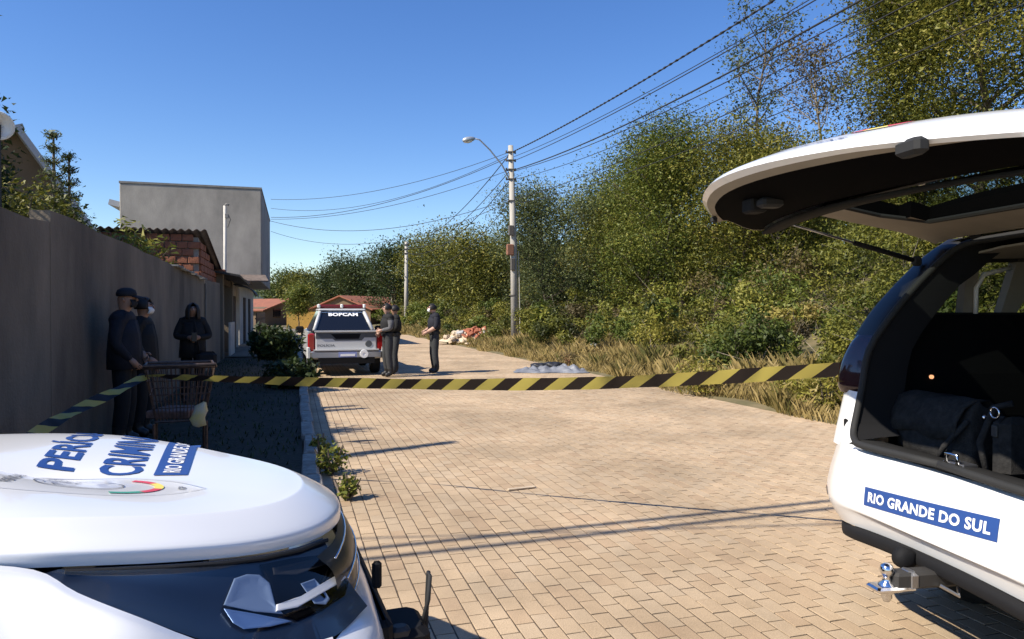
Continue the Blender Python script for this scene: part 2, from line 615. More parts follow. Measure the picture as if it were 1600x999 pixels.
BLUEG = [(0, (0.042, 0.06, 0.024)), (0.5, (0.108, 0.132, 0.048)), (1, (0.204, 0.216, 0.09))]
for k, v in dict(olive=OLIVE, green=GREEN, darkg=DARKG, brown=BROWN, straw=STRAW, blueg=BLUEG).items():
    M['leaf_' + k] = leaf_mat('leaf_' + k, v)

def tree(name, label, x, y, top, crown_r, kind='olive', first=.3, limbs=12, nleaf=9000, leaf=.075, sig=.34, trunk_r=.09, tilt=(0, 0), bark='bark', group=None, dens_top=.0, base=None, tshift=0.0, shape='round', subs=4, seed=None):
    """a tapered trunk, limbs, side branches, and leaves in clumps round the branch tips"""
    r_ = random.Random(seed if seed is not None else int(abs(x) * 1000 + y * 77))
    s, t = ST(x, y)
    zb = gzf(s, t) - .05 if base is None else base
    h = top - zb
    root = empty(name, (x, y, zb), r_.uniform(0, 6.28))
    tag(root, label, 'tree', group)
    tb = MB()
    n = 9
    path = []
    px = py = 0.0
    for i in range(n):
        f = i / (n - 1)
        path.append(Vector((px, py, f * h * .93)))
        px += r_.gauss(0, .022) * h + tilt[0] * h / n
        py += r_.gauss(0, .022) * h + tilt[1] * h / n
    tb.tube(path, [trunk_r * (1 - .82 * i / (n - 1)) for i in range(n)], 7)
    tips = []
    def at_h(f):
        q = f * (n - 1)
        i = min(int(q), n - 2)
        return path[i].lerp(path[i + 1], q - i)
    for k in range(limbs):
        f = first + (1 - first) * ((k + r_.random() * .8) / limbs)
        az = k * 2.399 + r_.uniform(-.5, .5)
        g = (f - first) / (1 - first)
        if shape == 'round':
            prof = math.sqrt(max(.06, 1 - (2 * g - .95) ** 2 * .9))
        elif shape == 'cone':
            prof = max(.1, 1.05 - g)
        else:
            prof = .35 + .65 * g if g < .8 else 1 - (g - .8) * 2
        L_ = crown_r * prof * r_.uniform(.72, 1.15)
        el = R(r_.uniform(12, 50) + 22 * g)
        p0 = at_h(f * .97)
        d = Vector((math.cos(az) * math.cos(el), math.sin(az) * math.cos(el), math.sin(el)))
        pts = [p0]
        for q in range(1, 5):
            d = (d + Vector((r_.gauss(0, .12), r_.gauss(0, .12), .07))).normalized()
            pts.append(pts[-1] + d * L_ / 4)
        r0 = trunk_r * (.55 - .35 * g)
        tb.tube(pts, [r0, r0 * .75, r0 * .55, r0 * .36, r0 * .16], 5, cap=False)
        tips += [(pts[4], 1.0), (pts[3], .8), (pts[2], .35)]
        for q in range(subs):
            j = r_.choice((1, 2, 2, 3, 3))
            a2 = r_.uniform(0, 6.28)
            d2 = (d + Vector((math.cos(a2), math.sin(a2), r_.uniform(-.3, .6))) * 1.1).normalized()
            l2 = L_ * r_.uniform(.25, .5)
            b0 = pts[j]
            b1 = b0 + d2 * l2 * .5 + Vector((0, 0, .02 * l2))
            b2 = b0 + d2 * l2 + Vector((0, 0, .08 * l2))
            tb.tube([b0, b1, b2], [r0 * .35, r0 * .22, r0 * .07], 4, cap=False)
            tips += [(b2, 1.0), (b1, .45)]
    tips.append((path[-1], 1.0))
    tb.build('trunk', M[bark], root, smooth=True)
    nleaf, leaf = int(nleaf * 2.0), leaf * .72
    P = np.array([p for p, _ in tips])
    wgt = np.array([q for _, q in tips])
    wgt = wgt / wgt.sum()
    pick = rng.choice(len(P), nleaf, p=wgt)
    ct = rng.normal(0, .24, len(P))
    off = rng.normal(0, 1, (nleaf, 3)) * sig * np.array([1, 1, .75])
    C = P[pick] + off
    C[:, 2] = np.maximum(C[:, 2], .12)
    tint = .46 + ct[pick] * .8 + rng.normal(0, .11, nleaf) + tshift
    c = leaf_obj('crown', C, leaf, tint, M['leaf_' + kind], root)
    tag(c, kind='stuff')
    return root
def px2x(px, y):
    return (px - 800) / FOC * y
def py2z(py, y):
    return EYE + (487 - py) / FOC * y

# ---------------------------------------------------------------- thicket on the bank, verge grass
def thicket():
    """shrub after shrub up the bank; three kinds of leaf, each kind one mass"""
    bins = {k: ([], [], [], []) for k in ('olive', 'green', 'brown')}
    tw = MB()
    s = 4.0
    while s < 125:
        step = 1.15 + .013 * s
        t = 9.0 + rnd.uniform(-.6, .5)
        while t < (19 if s < 40 else 26 + .1 * s):
            cs = s + rnd.uniform(-.55, .55) * step
            ct = t + rnd.uniform(-.4, .4)
            p = W(cs, ct)
            d = math.hypot(p.x, p.y)
            if p.y < 4 or p.x > 24:
                t += 1.6
                continue
            f = min(1, (ct - 8.6) / 6)
            r = rnd.uniform(.4, .9) + .75 * f * rnd.random() ** .8
            if s > 50: r *= 1.3
            patch = math.sin(cs * .55 + 1.7 * math.sin(ct * .4)) * math.cos(ct * .62 + .3 * cs)
            kind = 'olive'
            q_ = rnd.random()
            if q_ < .26 + .3 * max(0, patch): kind = 'green'
            elif q_ > .86 + .1 * patch: kind = 'brown'
            zc = gzf(cs, ct) + r * rnd.uniform(.3, .95)
            size = (.026 + .0011 * d) * (1.2 if kind == 'green' else 1)
            cov = (1.25 if ct < 13 else .8) * (.55 if kind == 'brown' else 1)
            nl = 5 + int(r * 5)
            # a shrub is a handful of leafy sprays round its centre
            A = rng.normal(0, 1, (nl, 3)); A[:, 2] = np.abs(A[:, 2]) * 1.0 - .2
            A /= np.linalg.norm(A, axis=1, keepdims=True)
            A *= r * rng.uniform(.35, 1.0, (nl, 1))
            n = int(2.2 * math.pi * r * r * cov / (size * size))
            pick = rng.integers(0, nl, n)
            D = rng.normal(0, 1, (n, 3))
            D /= np.linalg.norm(D, axis=1, keepdims=True)
            P = np.array([p.x, p.y, zc]) + A[pick] + D * (r * .42) * rng.uniform(.3, 1.1, (n, 1)) * np.array([1, 1, .8])
            keep = P[:, 2] > gzf(cs, ct) - .05
            spray = rng.normal(0, .15, nl)
            base = rnd.gauss(.42, .18) + .08 * patch
            C_, S_, T_2, O_ = bins[kind]
            C_.append(P[keep]); S_.append(np.full(keep.sum(), size)); O_.append((D * .7)[keep])
            T_2.append((base + spray[pick] + rng.normal(0, .09, n))[keep])
            for q in range((5 if kind == 'brown' else 3) if d < 30 else 1):
                a = rnd.uniform(0, 6.28)
                e = rnd.uniform(.35, 1.3)
                l_ = r * rnd.uniform(.9, 1.5)
                v = Vector((math.cos(a) * math.cos(e), math.sin(a) * math.cos(e), math.sin(e)))
                c0 = Vector((p.x, p.y, zc - r * .4))
                m1 = c0 + v * l_ * .6 + Vector((rnd.gauss(0, .1), rnd.gauss(0, .1), 0))
                tw.tube([c0, m1, c0 + v * l_ * 1.15 + Vector((0, 0, -.06))], [.012, .009, .003], 4, cap=False)
            t += 1.3 * r + .4
        s += step
    tot = 0
    for kind, lab in (('olive', 'dense olive thicket covering the bank along the road'), ('green', 'greener shrubs scattered through the olive thicket on the bank'), ('brown', 'half dry brownish shrubs scattered through the thicket on the bank')):
        C_, S_, T_2, O_ = bins[kind]
        C = np.concatenate(C_)
        tot += len(C)
        o = leaf_obj('undergrowth', C, np.concatenate(S_), np.concatenate(T_2), M['leaf_' + kind], None, .25, .42, np.concatenate(O_))
        tag(o, lab, 'undergrowth', kind='stuff')
        if kind == 'olive':
            t2 = tw.build('twigs', M['bark_pale'], o)
            tag(t2, kind='stuff')
    print('thicket leaves', tot)
thicket()

def verge():
    n = 150000
    u = rng.random(n)
    s = 3.0 + 62 * u ** 1.9
    t = 7.0 + 2.6 * rng.random(n) ** 1.15 + .22 * np.sin(s * 1.7) * np.sin(s * .43)
    tuft = .5 + .5 * np.sin(s * 2.3 + 3 * np.sin(t * 2.1)) * np.cos(t * 2.7 + s)
    keep = rng.random(n) < (.35 + .65 * tuft)
    s, t, tuft = s[keep], t[keep], tuft[keep]
    n = len(s)
    h = (.09 + .32 * tuft * rng.random(n) + .22 * np.clip((t - 7.3) / 1.5, 0, 1)) * rng.uniform(.6, 1.3, n)
    wd = .002 + .00025 * s
    a = rng.uniform(0, 6.28, n)
    lean = rng.uniform(.1, .75, n) * h
    la = rng.uniform(0, 6.28, n)
    X = -math.sin(RA) * s + math.cos(RA) * t
    Y = math.cos(RA) * s + math.sin(RA) * t
    Z = gz(s, t) - .02
    dx, dy = np.cos(a) * wd, np.sin(a) * wd
    V = np.stack([np.stack([X - dx, Y - dy, Z], -1), np.stack([X + dx, Y + dy, Z], -1),
                  np.stack([X + dx * .7 + np.cos(la) * lean * .4, Y + dy * .7 + np.sin(la) * lean * .4, Z + h * .62], -1),
                  np.stack([X + np.cos(la) * lean, Y + np.sin(la) * lean, Z + h], -1)], 1).reshape(-1, 3)
    F = np.arange(n * 4).reshape(-1, 4)
    dry = .62 + .25 * np.sin(s * .8 + 1) * np.cos(t * 1.1) - .35 * (tuft > .8) + rng.normal(0, .16, n)
    o = mesh_np('grass', V, F, M['leaf_straw'], None, np.repeat(np.clip(dry, 0, 1), 4))
    tag(o, 'dry straw coloured grass on the verge between road and thicket', 'grass', kind='stuff')
verge()

# a few lush broad-leaved clumps in the thicket that stand out in brighter green
def bush(name, label, x, y, z, r, n, leaf, kind, cat='shrub', group=None, flat=1.0, tshift=0.0, stems=6, bark='bark', aspect=.5):
    root = empty(name, (x, y, z))
    tag(root, label, cat, group)
    D = rng.normal(0, 1, (n, 3))
    D /= np.linalg.norm(D, axis=1, keepdims=True)
    lob = 1 + .3 * np.sin(D[:, :1] * 4 + x * 7) * np.cos(D[:, 1:2] * 5 + y * 3)
    P = D * r * (rng.uniform(.25, 1.05, (n, 1)) ** .55) * lob * np.array([1, 1, flat])
    P[:, 2] = np.abs(P[:, 2] + r * flat * .8)
    lo = leaf_obj('foliage', P, leaf, .5 + tshift + rng.normal(0, .2, n) + .12 * np.sin(P[:, 0] * 6) * np.cos(P[:, 1] * 7), M['leaf_' + kind], root, .35, aspect)
    tag(lo, kind='stuff')
    st = MB()
    for k in range(stems):
        a = k * 2.4
        e = rnd.uniform(.7, 1.4)
        v = Vector((math.cos(a) * math.cos(e), math.sin(a) * math.cos(e), math.sin(e)))
        st.tube([(0, 0, -.05), v * r * flat * .9, v * r * flat * 1.5 + Vector((0, 0, .05))], [.016, .011, .005], 5)
    st.build('stems', M[bark], root)
    return root
bush('broadleaf_bush', 'small bright green broad leaved plant low on the bank beside the near utility pole', px2x(850, 27), 27, gzf(*ST(px2x(850, 27), 27)) + .5, .55, 420, .13, 'green', 'plant', tshift=.25)
bush('broadleaf_bush', 'small pale green plant in the thicket above the grass behind the tarp', px2x(1043, 18), 18, gzf(*ST(px2x(1043, 18), 18)) + 1.1, .32, 240, .09, 'green', 'plant', tshift=.3)
for px, y, zz, r in ((1095, 12.9, .1, .42), (1290, 10.6, .05, .46), (1240, 11.2, .05, .34)):
    x = px2x(px, y)
    bush('grass_tussock', {1095: 'low yellow green weed tussock where the road edge meets the dry grass', 1290: 'bushy yellowish weed tussock on the verge just beside the open boot', 1240: 'smaller weed tussock on the verge second from the open boot'}[px], x, y, zz, r, 1500, .055, 'olive', 'weed', 'weed tussocks on the verge', .8, .28, aspect=.22)

# ---------------------------------------------------------------- trees of the bank
def T(name, label, px, y, pytop, cr, **k):
    return tree(name, label, px2x(px, y), y, py2z(pytop, y), cr, **k)
T('slender_tree', 'tall slender tree with sparse leaves crossed by the overhead cables', 1205, 27, 8, 2.7, kind='blueg', first=.38, limbs=15, nleaf=2600, leaf=.085, sig=.28, trunk_r=.12, shape='vase', subs=4, tshift=-.1, seed=5)
T('leafy_tree', 'large ochre green tree filling the upper corner above the open tailgate', 1520, 21, -130, 3.8, kind='olive', first=.12, limbs=26, nleaf=46000, leaf=.075, sig=.55, trunk_r=.16, tshift=-.02, subs=5, seed=2)
T('leafy_tree', 'broad tree with yellowish leaves left of the ochre green corner tree', 1425, 24, -10, 2.6, kind='olive', first=.15, limbs=22, nleaf=32000, leaf=.072, sig=.5, trunk_r=.13, tshift=.0, subs=5, seed=3)
T('bare_tree', 'half bare tree with reddish brown dry leaves beside the slender tree', 1295, 25, 62, 2.3, kind='brown', first=.2, limbs=18, nleaf=3800, leaf=.075, sig=.38, trunk_r=.08, bark='bark_pale', subs=6, seed=4)
T('leafy_tree', 'low olive tree under the slender tree, right above the tailgate tip', 1235, 23, 285, 2.8, kind='olive', first=.15, limbs=15, nleaf=16000, leaf=.065, sig=0.5, trunk_r=.09, seed=8, tshift=0.05)
T('round_tree', 'bright green tree standing left of the tailgate tip, highest of the thicket', 1068, 27, 226, 2.9, kind='green', first=.15, limbs=26, nleaf=24000, leaf=.068, sig=0.55, trunk_r=.12, tshift=0.08, subs=5, seed=6)
T('round_tree', 'green tree just left of the bright tree by the tailgate tip, a little lower', 1005, 30, 276, 2.9, kind='green', first=.12, limbs=24, nleaf=20000, leaf=.072, sig=0.6, trunk_r=.11, tshift=0.08, seed=9)
T('loose_tree', 'grey green loose crowned tree right behind the near utility pole', 845, 36, 322, 2.8, kind='blueg', first=.22, limbs=24, nleaf=16000, leaf=.08, sig=0.6, trunk_r=.1, seed=10, tshift=0.02)
T('loose_tree', 'grey green tree second to the right of the near utility pole', 935, 34, 318, 2.8, kind='blueg', first=.15, limbs=24, nleaf=19000, leaf=.08, sig=0.6, trunk_r=.1, tshift=0.05, seed=11)
T('olive_tree', 'olive green tree left of the near utility pole, lower than those right of it', 745, 48, 415, 3.8, kind='olive', first=.12, limbs=18, nleaf=14000, leaf=0.11, sig=0.8, trunk_r=.12, tshift=-.03, seed=12)
T('olive_tree', 'wide olive tree behind the second utility pole, right side', 690, 62, 408, 4.6, kind='olive', first=.12, limbs=18, nleaf=13000, leaf=0.13, sig=0.9, trunk_r=.13, tshift=-0.02, seed=13)
T('dark_tree', 'dark green tree directly behind the second utility pole', 617, 78, 402, 4.2, kind='darkg', first=.12, limbs=20, nleaf=9000, leaf=.17, sig=.8, trunk_r=.16, tshift=.12, seed=14)
T('dark_tree', 'dark tree with two peaks above the orange roofs', 515, 118, 418, 5.0, kind='darkg', first=.12, limbs=20, nleaf=7500, leaf=.26, sig=1.1, trunk_r=.2, tshift=.15, seed=15, shape='cone')
T('dark_tree', 'dark brownish green tree between the orange roofs and the second pole', 565, 105, 428, 5.2, kind='darkg', first=.1, limbs=20, nleaf=7500, leaf=.24, sig=1.1, trunk_r=.2, tshift=.22, seed=16)
T('far_tree', 'small far tree of the wood behind the leftmost orange roof', 447, 150, 446, 5.5, kind='green', first=.1, limbs=16, nleaf=5000, leaf=.3, sig=1.2, trunk_r=.2, tshift=-.2, seed=17)
T('far_tree', 'far yellowish tree beside the dark two peaked tree', 478, 140, 440, 4.5, kind='olive', first=.1, limbs=16, nleaf=5000, leaf=.3, sig=1.1, trunk_r=.2, tshift=-.1, seed=18)
T('street_tree', 'small green street tree on the pavement beyond the white pickup', 468, 47, 455, 1.05, kind='green', first=.42, limbs=12, nleaf=3000, leaf=.1, sig=.28, trunk_r=.05, tshift=.1, base=.1, seed=19)
T('leafy_tree', 'yellowish green tree between the bright green tree and the slender tree', 1150, 25, 236, 2.7, kind='olive', first=.12, limbs=22, nleaf=18000, leaf=.066, sig=.5, trunk_r=.1, tshift=.08, seed=21)
T('olive_tree', 'olive tree filling the gap right of the grey green trees', 975, 33, 345, 2.8, kind='olive', first=.1, limbs=20, nleaf=14000, leaf=.08, sig=.55, trunk_r=.1, tshift=.02, seed=22)
# background wood that reads as one mass on the rising ground
def wood():
    Cs, Sz, Ti = [], [], []
    for k in range(230):
        y = rnd.uniform(55, 190)
        px = rnd.uniform(585, 1500) if y < 110 else rnd.uniform(430, 1300)
        x = px2x(px, y)
        s, t = ST(x, y)
        if t < 13 and s < 150: continue
        r = rnd.uniform(1.8, 3.4)
        zb = gzf(s, t)
        hh = rnd.uniform(2.5, 5.5) * (1 if y < 110 else 1.1)
        n = 700
        D = rng.normal(0, 1, (n, 3))
        D /= np.linalg.norm(D, axis=1, keepdims=True)
        lob = 1 + .3 * np.sin(D[:, :1] * 5 + x) * np.cos(D[:, 2:] * 5 + y)
        P = np.array([x, y, zb + hh * .6]) + D * lob * np.array([r, r, hh * .5]) * rng.uniform(.6, 1.05, (n, 1))
        Cs.append(P); Sz.append(np.full(n, .1 + .0016 * y)); Ti.append(rnd.gauss(.35, .13) + rng.normal(0, .14, n))
    o = leaf_obj('far_wood', np.concatenate(Cs), np.concatenate(Sz), np.concatenate(Ti), M['leaf_olive'])
    tag(o, 'far wood on the rising ground behind the thicket', 'wood', kind='stuff')
wood()

# distant hill
M['hill'] = mat('hill', (.055, .085, .06), .95, col2=(.035, .055, .045), nscale=.05, bump=1, bscale=.12)
mb = MB()
rows = []
for i in range(9):
    y = 420 + i * 55
    rows.append([(x, y, -2 + 31 * math.sin(math.pi * min(i, 6) / 12) * (1 + .16 * math.sin(x * .013 + 1) + .07 * math.sin(x * .041) + .035 * math.sin(x * .13 + i))) for x in range(-760, 900, 10)])
mb.grid(rows)
tag(mb.build('hill', M['hill'], smooth=True), kind='structure')
n = 26000
xs = rng.uniform(-420, 60, n)
ii = rng.uniform(2.2, 6.2, n)
ys = 420 + ii * 55
zs = -2 + 31 * np.sin(np.pi * np.minimum(ii, 6) / 12) * (1 + .16 * np.sin(xs * .013 + 1) + .07 * np.sin(xs * .041)) + rng.uniform(-1, 3.2, n) * (1 + .6 * np.sin(xs * .21) * np.cos(ys * .1))
tag(leaf_obj('hill_forest', np.stack([xs, ys, zs], -1), 1.7, .4 + rng.normal(0, .2, n), M['leaf_blueg']), 'distant forest on the hill beyond the grey building', 'forest', kind='stuff')

# ---------------------------------------------------------------- utility poles and cables
M['pole'] = mat('pole', (.38, .355, .31), .85, noise=.18, nscale=3, bump=.25, bscale=20, nstretch=(1, 1, .2))
M['pole_dark'] = mat('pole_dark', (.09, .08, .07), .8)
M['rust'] = mat('rust', (.22, .10, .06), .85, noise=.3, nscale=20)
M['cable'] = mat('cable', (.02, .02, .022), .7)
M['lamp_metal'] = mat('lamp_metal', (.45, .47, .48), .45, metal=.6)
M['lamp_glass'] = mat('lamp_glass', (.75, .75, .7), .15)
P1 = Vector((px2x(805, 30.0), 30.0, 0)); P1.z = gzf(*ST(P1.x, P1.y)) - .1
top1 = py2z(229, 30.0) - P1.z
pole = empty('utility_pole', P1, RA)
tag(pole, 'weathered concrete utility pole with curved street lamp arm, nearest of the poles', 'utility pole', 'utility poles along the road')
MB().tube([(0, 0, 0), (-.07, 0, top1 * .5), (-.20, 0, top1)], [.17, .14, .105], 12).build('shaft', M['pole'], pole, smooth=True)
arm = MB()
arm.tube([(-.16, 0, top1 - 1.55), (-.6, -.1, top1 - .85), (-1.15, -.2, top1 - .28), (-1.6, -.28, top1 + .08), (-1.85, -.3, top1 + .12)], .03, 8)
a_ = arm.build('lamp_arm', M['lamp_metal'], pole, smooth=True)
hd = MB().lathe((0, 0, 0), [(.03, 0), (.075, .06), (.11, .2), (.12, .38), (.08, .5), (.02, .54)], 12, 'X')
h_ = hd.build('lamp_head', M['lamp_metal'], a_, smooth=True)
h_.location = (-1.8, -.3, top1 + .12); h_.rotation_euler = (0, R(14), math.pi)
g_ = MB().lathe((0, 0, 0), [(.02, .1), (.085, .16), (.1, .32), (.06, .46), (.01, .5)], 12, 'X').build('lamp_glass', M['lamp_glass'], a_, smooth=True)
g_.location = (-1.8, -.3, top1 + .075); g_.rotation_euler = (0, R(14), math.pi)
for k, dz in enumerate((.28, .62, 1.0, 1.4, 2.3)):
    xo = -.2 + dz * .012
    MB().box((xo, 0, top1 - dz), (.27, .27, .04)).build('clamp', M['pole_dark'], pole)
    if k < 4:
        for sx in (-1, 1):
            MB().lathe((xo + sx * .19, 0, top1 - dz - .05), [(.03, 0), (.045, .03), (.03, .06), (.045, .09), (.02, .12)], 10).build('insulator', M['pole_dark'], pole, smooth=True)
MB().bbox((-.23, -.17, top1 - 3.55), (.22, .16, .42), .02).build('junction_box', M['pole_dark'], pole)
MB().bbox((-.27, -.16, top1 - 4.35), (.30, .18, .46), .03).build('meter_box', M['rust'], pole)
MB().bbox((-.16, -.16, top1 - 4.95), (.17, .16, .5), .02).build('fuse_box', M['pole_dark'], pole)
MB().tube([(.10, -.14, top1 - 4.4), (.13, -.16, 2.6), (.16, -.18, .1)], .02, 6).build('conduit', M['pole'], pole)
MB().tube([(-.09, 0, 2.1), (-.09, 0, 2.14)], .165, 12).build('strap', M['pole_dark'], pole)

P2 = Vector((px2x(635, 58), 58, 0)); P2.z = gzf(*ST(P2.x, P2.y)) - .1
top2 = py2z(378, 58) - P2.z
pole2 = empty('utility_pole', P2, RA)
tag(pole2, 'plain pale utility pole behind the two officers, second along the road', 'utility pole', 'utility poles along the road')
MB().tube([(0, 0, 0), (0, 0, top2 * .5), (0, 0, top2)], [.19, .16, .12], 12).build('shaft', M['pole'], pole2, smooth=True)
for dz in (.25, .6, .95):
    MB().box((0, 0, top2 - dz), (.36, .3, .07)).build('clamp', M['pole_dark'], pole2)
P3 = Vector((px2x(613, 84), 84, 0)); P3.z = gzf(*ST(P3.x, P3.y)) - .1
top3 = py2z(426, 84) - P3.z
pole3 = empty('utility_pole', P3, RA)
tag(pole3, 'smallest far utility pole with a short lamp arm', 'utility pole', 'utility poles along the road')
MB().tube([(0, 0, 0), (0, 0, top3)], [.2, .14], 10).build('shaft', M['pole'], pole3, smooth=True)
MB().tube([(0, 0, top3 - .5), (-.6, 0, top3 - .05), (-1.3, 0, top3 + .05)], .05, 6).build('lamp_arm', M['lamp_metal'], pole3, smooth=True)
MB().lathe((-1.25, 0, top3 + .05), [(.02, -.5), (.12, -.4), (.14, -.1), (.05, 0)], 10, 'X').build('lamp_head', M['lamp_glass'], pole3, smooth=True)
# a pole out of frame behind the camera that carries the cables on
P0s, P0t = ST(P1.x, P1.y)
P0 = W(P0s - 34, P0t + .1, .05)
pole0 = empty('utility_pole', P0, RA)
tag(pole0, 'concrete utility pole on the verge behind the viewer', 'utility pole', 'utility poles along the road')
MB().tube([(0, 0, 0), (0, 0, 4.3), (0, 0, 8.6)], [.17, .14, .105], 12).build('shaft', M['pole'], pole0, smooth=True)

def cable(label, a, b, sag, r, n=22, twist=0.0, group='overhead cables'):
    a, b = Vector(a), Vector(b)
    pts = []
    for i in range(n + 1):
        f = i / n
        p = a.lerp(b, f)
        p.z -= sag * 4 * f * (1 - f)
        pts.append(p)
    o = MB().tube(pts, r, 6).build('cable', M['cable'], None, smooth=True)
    if twist:
        mb2 = MB()
        for ph in (0, math.pi):
            q = []
            m = n * 10
            for i in range(m + 1):
                f = i / m
                p = a.lerp(b, f)
                p.z -= sag * 4 * f * (1 - f)
                th = f * (b - a).length / twist * 2 * math.pi + ph
                q.append(p + Vector((math.cos(th) * r * 1.3, 0, math.sin(th) * r * 1.3)))
            mb2.tube(q, r * .8, 5)
        mb2.build('strand', M['cable'], o)
    tag(o, label, 'cable', group)
    return o
q1 = lambda dz, dx=0: P1 + TD * (-.2 + dx) + Vector((0, 0, top1 - dz))
q0 = lambda dz, dx=0: P0 + TD * dx + Vector((0, 0, 7.75 - dz))
q2 = lambda dz: P2 + Vector((0, 0, top2 - dz))
cable('topmost twisted cable rising to the upper edge right of the lamp pole', q1(.22, .15), q0(-.2, .1), .55, .016, twist=.55)
cable('second cable below the twisted one right of the lamp pole', q1(.62, .15), q0(.2, .15), .6, .013)
cable('thick telephone cable just under the second cable right of the lamp pole', q1(1.0, .15), q0(.28, .1), .85, .02)
cable('thin telephone cable lowest of the bundle right of the lamp pole', q1(1.05, .15), q0(.45, .2), .9, .012)
cable('lone low cable right of the lamp pole crossing in front of the round trees', q1(2.25, .15), q0(.95, .2), .7, .012)
cable('lowest faint cable right of the lamp pole', q1(2.42, .15), q0(1.3, .2), .9, .009)
cable('upper cable from the lamp pole to the second pole', q1(.3), q2(.15), .9, .02)
cable('middle cable from the lamp pole to the second pole', q1(1.0), q2(.5), 1.0, .018)
cable('lower cable from the lamp pole to the second pole', q1(1.4), q2(.9), 1.1, .018)
cable('fine cable between the thick telephone cable and the lone low cable', q1(1.4, .15), q0(.62, .12), .95, .010)
cable('second fine cable close under the twisted cable', q1(.45, .15), q0(.05, .12), .7, .010)
cable('slack cable from the middle of the lamp pole to the second pole', q1(2.3), q2(1.2), 1.6, .016)
BC = Vector((px2x(424, 40), 40, 0))
cable('topmost dropper from the lamp pole to the grey building', q1(.25), BC + Vector((0, 0, py2z(312, 40))), .6, .011)
cable('second dropper from the lamp pole to the grey building', q1(.45), BC + Vector((0, 0, py2z(340, 40))), .7, .013)
cable('third dropper from the lamp pole to the grey building', q1(2.2), BC + Vector((0, 0, py2z(346, 40))), .9, .012)
cable('lowest dropper from the lamp pole to the grey building', q1(2.3), BC + Vector((0, 0, py2z(362, 40))), 1.2, .01)
cable('faint dropper between the first and second from the lamp pole to the grey building', q1(.35), BC + Vector((0, 0, py2z(326, 40))), .9, .010)
cable('faint dropper between the second and third from the lamp pole to the grey building', q1(1.0), BC + Vector((0, 0, py2z(343, 40))), .55, .011)
# service cables that cross overhead between the viewer and the left side; they draw the thin shadows on the paving
k_ = 1 / math.tan(SUN_EL)
def over(px, py, h):
    y = FOC * EYE / (py - 487)
    x = px2x(px, y)
    return Vector((x - math.cos(SUN_AZ) * k_ * h, y - math.sin(SUN_AZ) * k_ * h, h))
def overline(label, p, q, h, r, ext=(3.5, 4.0), **k):
    a, b = over(*p, h), over(*q, h)
    d = (b - a).normalized()
    return cable(label, a - d * ext[0], b + d * ext[1], .02, r, **k)
overline('service cable overhead that draws the thin shadow line on the paving', (600, 841), (1320, 819), 5.2, .012)
overline('upper of two thick service cables overhead that shade the paving', (600, 856), (1320, 781), 5.6, .034)
overline('lower of two thick service cables overhead that shade the paving', (600, 872), (1320, 793), 5.7, .034)

# ---------------------------------------------------------------- walls and buildings on the left
M['render_wall'] = mat('render_wall', (.235, .188, .135), .92, col2=(.09, .07, .05), nscale=.9, bump=.4, bscale=30, nstretch=(1, 1, .42), detail=10)
M['render_wall2'] = mat('render_wall2', (.20, .165, .12), .92, col2=(.14, .115, .085), nscale=1.1, bump=.3, bscale=30, nstretch=(1, 1, .4))
M['stain'] = mat('stain', (.10, .092, .08), .95, col2=(.19, .175, .15), nscale=5, nstretch=(1, 1, .15))
M['brick'] = mat('brick', (.33, .125, .065), .9, col2=(.22, .085, .05), nscale=9, bump=.4, bscale=40)
M['mortar'] = mat('mortar', (.30, .26, .22), .95, noise=.2, nscale=10)
M['fibre_roof'] = mat('fibre_roof', (.13, .10, .085), .9, noise=.3, nscale=6)
M['cement'] = mat('cement', (.40, .365, .315), .92, col2=(.23, .212, .185), nscale=.8, bump=.3, bscale=18, detail=10, nstretch=(1, 1, .55))
M['cement_edge'] = mat('cement_edge', (.21, .20, .185), .92, noise=.2, nscale=3)
M['dark_metal'] = mat('dark_metal', (.03, .028, .026), .6)
M['wood_dark'] = mat('wood_dark', (.07, .05, .035), .85, noise=.3, nscale=10)
M['white_wall'] = mat('white_wall', (.55, .52, .46), .9, noise=.12, nscale=2)
M['terracotta'] = mat('terracotta', (.30, .105, .055), .85, col2=(.20, .075, .045), nscale=2.5)
M['ochre'] = mat('ochre', (.55, .33, .07), .85, noise=.1)
M['tan_wall'] = mat('tan_wall', (.13, .088, .05), .9, noise=.12, nscale=.8)
M['roof_edge'] = mat('roof_edge', (.35, .36, .38), .7)

def road_thing(name, label, cat, s, t, group=None):
    o = empty(name, W(s, t), RA)
    return tag(o, label, cat, group)
# the long rendered wall (local x = across, y = along the road)
wl = road_thing('garden_wall', 'long grey rendered garden wall in shade behind the three bystanders', 'wall', 0, -2.05)
def wall_piece(name, y0, y1, z1, m, x0=-.16, x1=0.0, par=wl, wav=.012, z1b=None):
    n = max(2, int((y1 - y0) / .5))
    z1b = z1 if z1b is None else z1b
    top = [(y0 + (y1 - y0) * i / n, z1 + (z1b - z1) * i / n + rnd.gauss(0, wav)) for i in range(n + 1)]
    b_ = MB()
    for i in range(n):
        (ya, za), (yb, zb) = top[i], top[i + 1]
        b_.add([(x1, ya, 0), (x1, yb, 0), (x1, yb, zb), (x1, ya, za)], [(0, 1, 2, 3)])
        b_.add([(x0, ya, 0), (x0, yb, 0), (x0, yb, zb), (x0, ya, za)], [(3, 2, 1, 0)])
        b_.add([(x1, ya, za), (x1, yb, zb), (x0, yb, zb), (x0, ya, za)], [(0, 1, 2, 3)])
    b_.add([(x1, y0, 0), (x1, y0, top[0][1]), (x0, y0, top[0][1]), (x0, y0, 0)], [(0, 1, 2, 3)])
    b_.add([(x1, y1, 0), (x1, y1, top[-1][1]), (x0, y1, top[-1][1]), (x0, y1, 0)], [(3, 2, 1, 0)])
    return b_.build(name, m, par)
wall_piece('near_panel', 4.7, 7.22, 2.30, M['render_wall'], -.165, -.004)
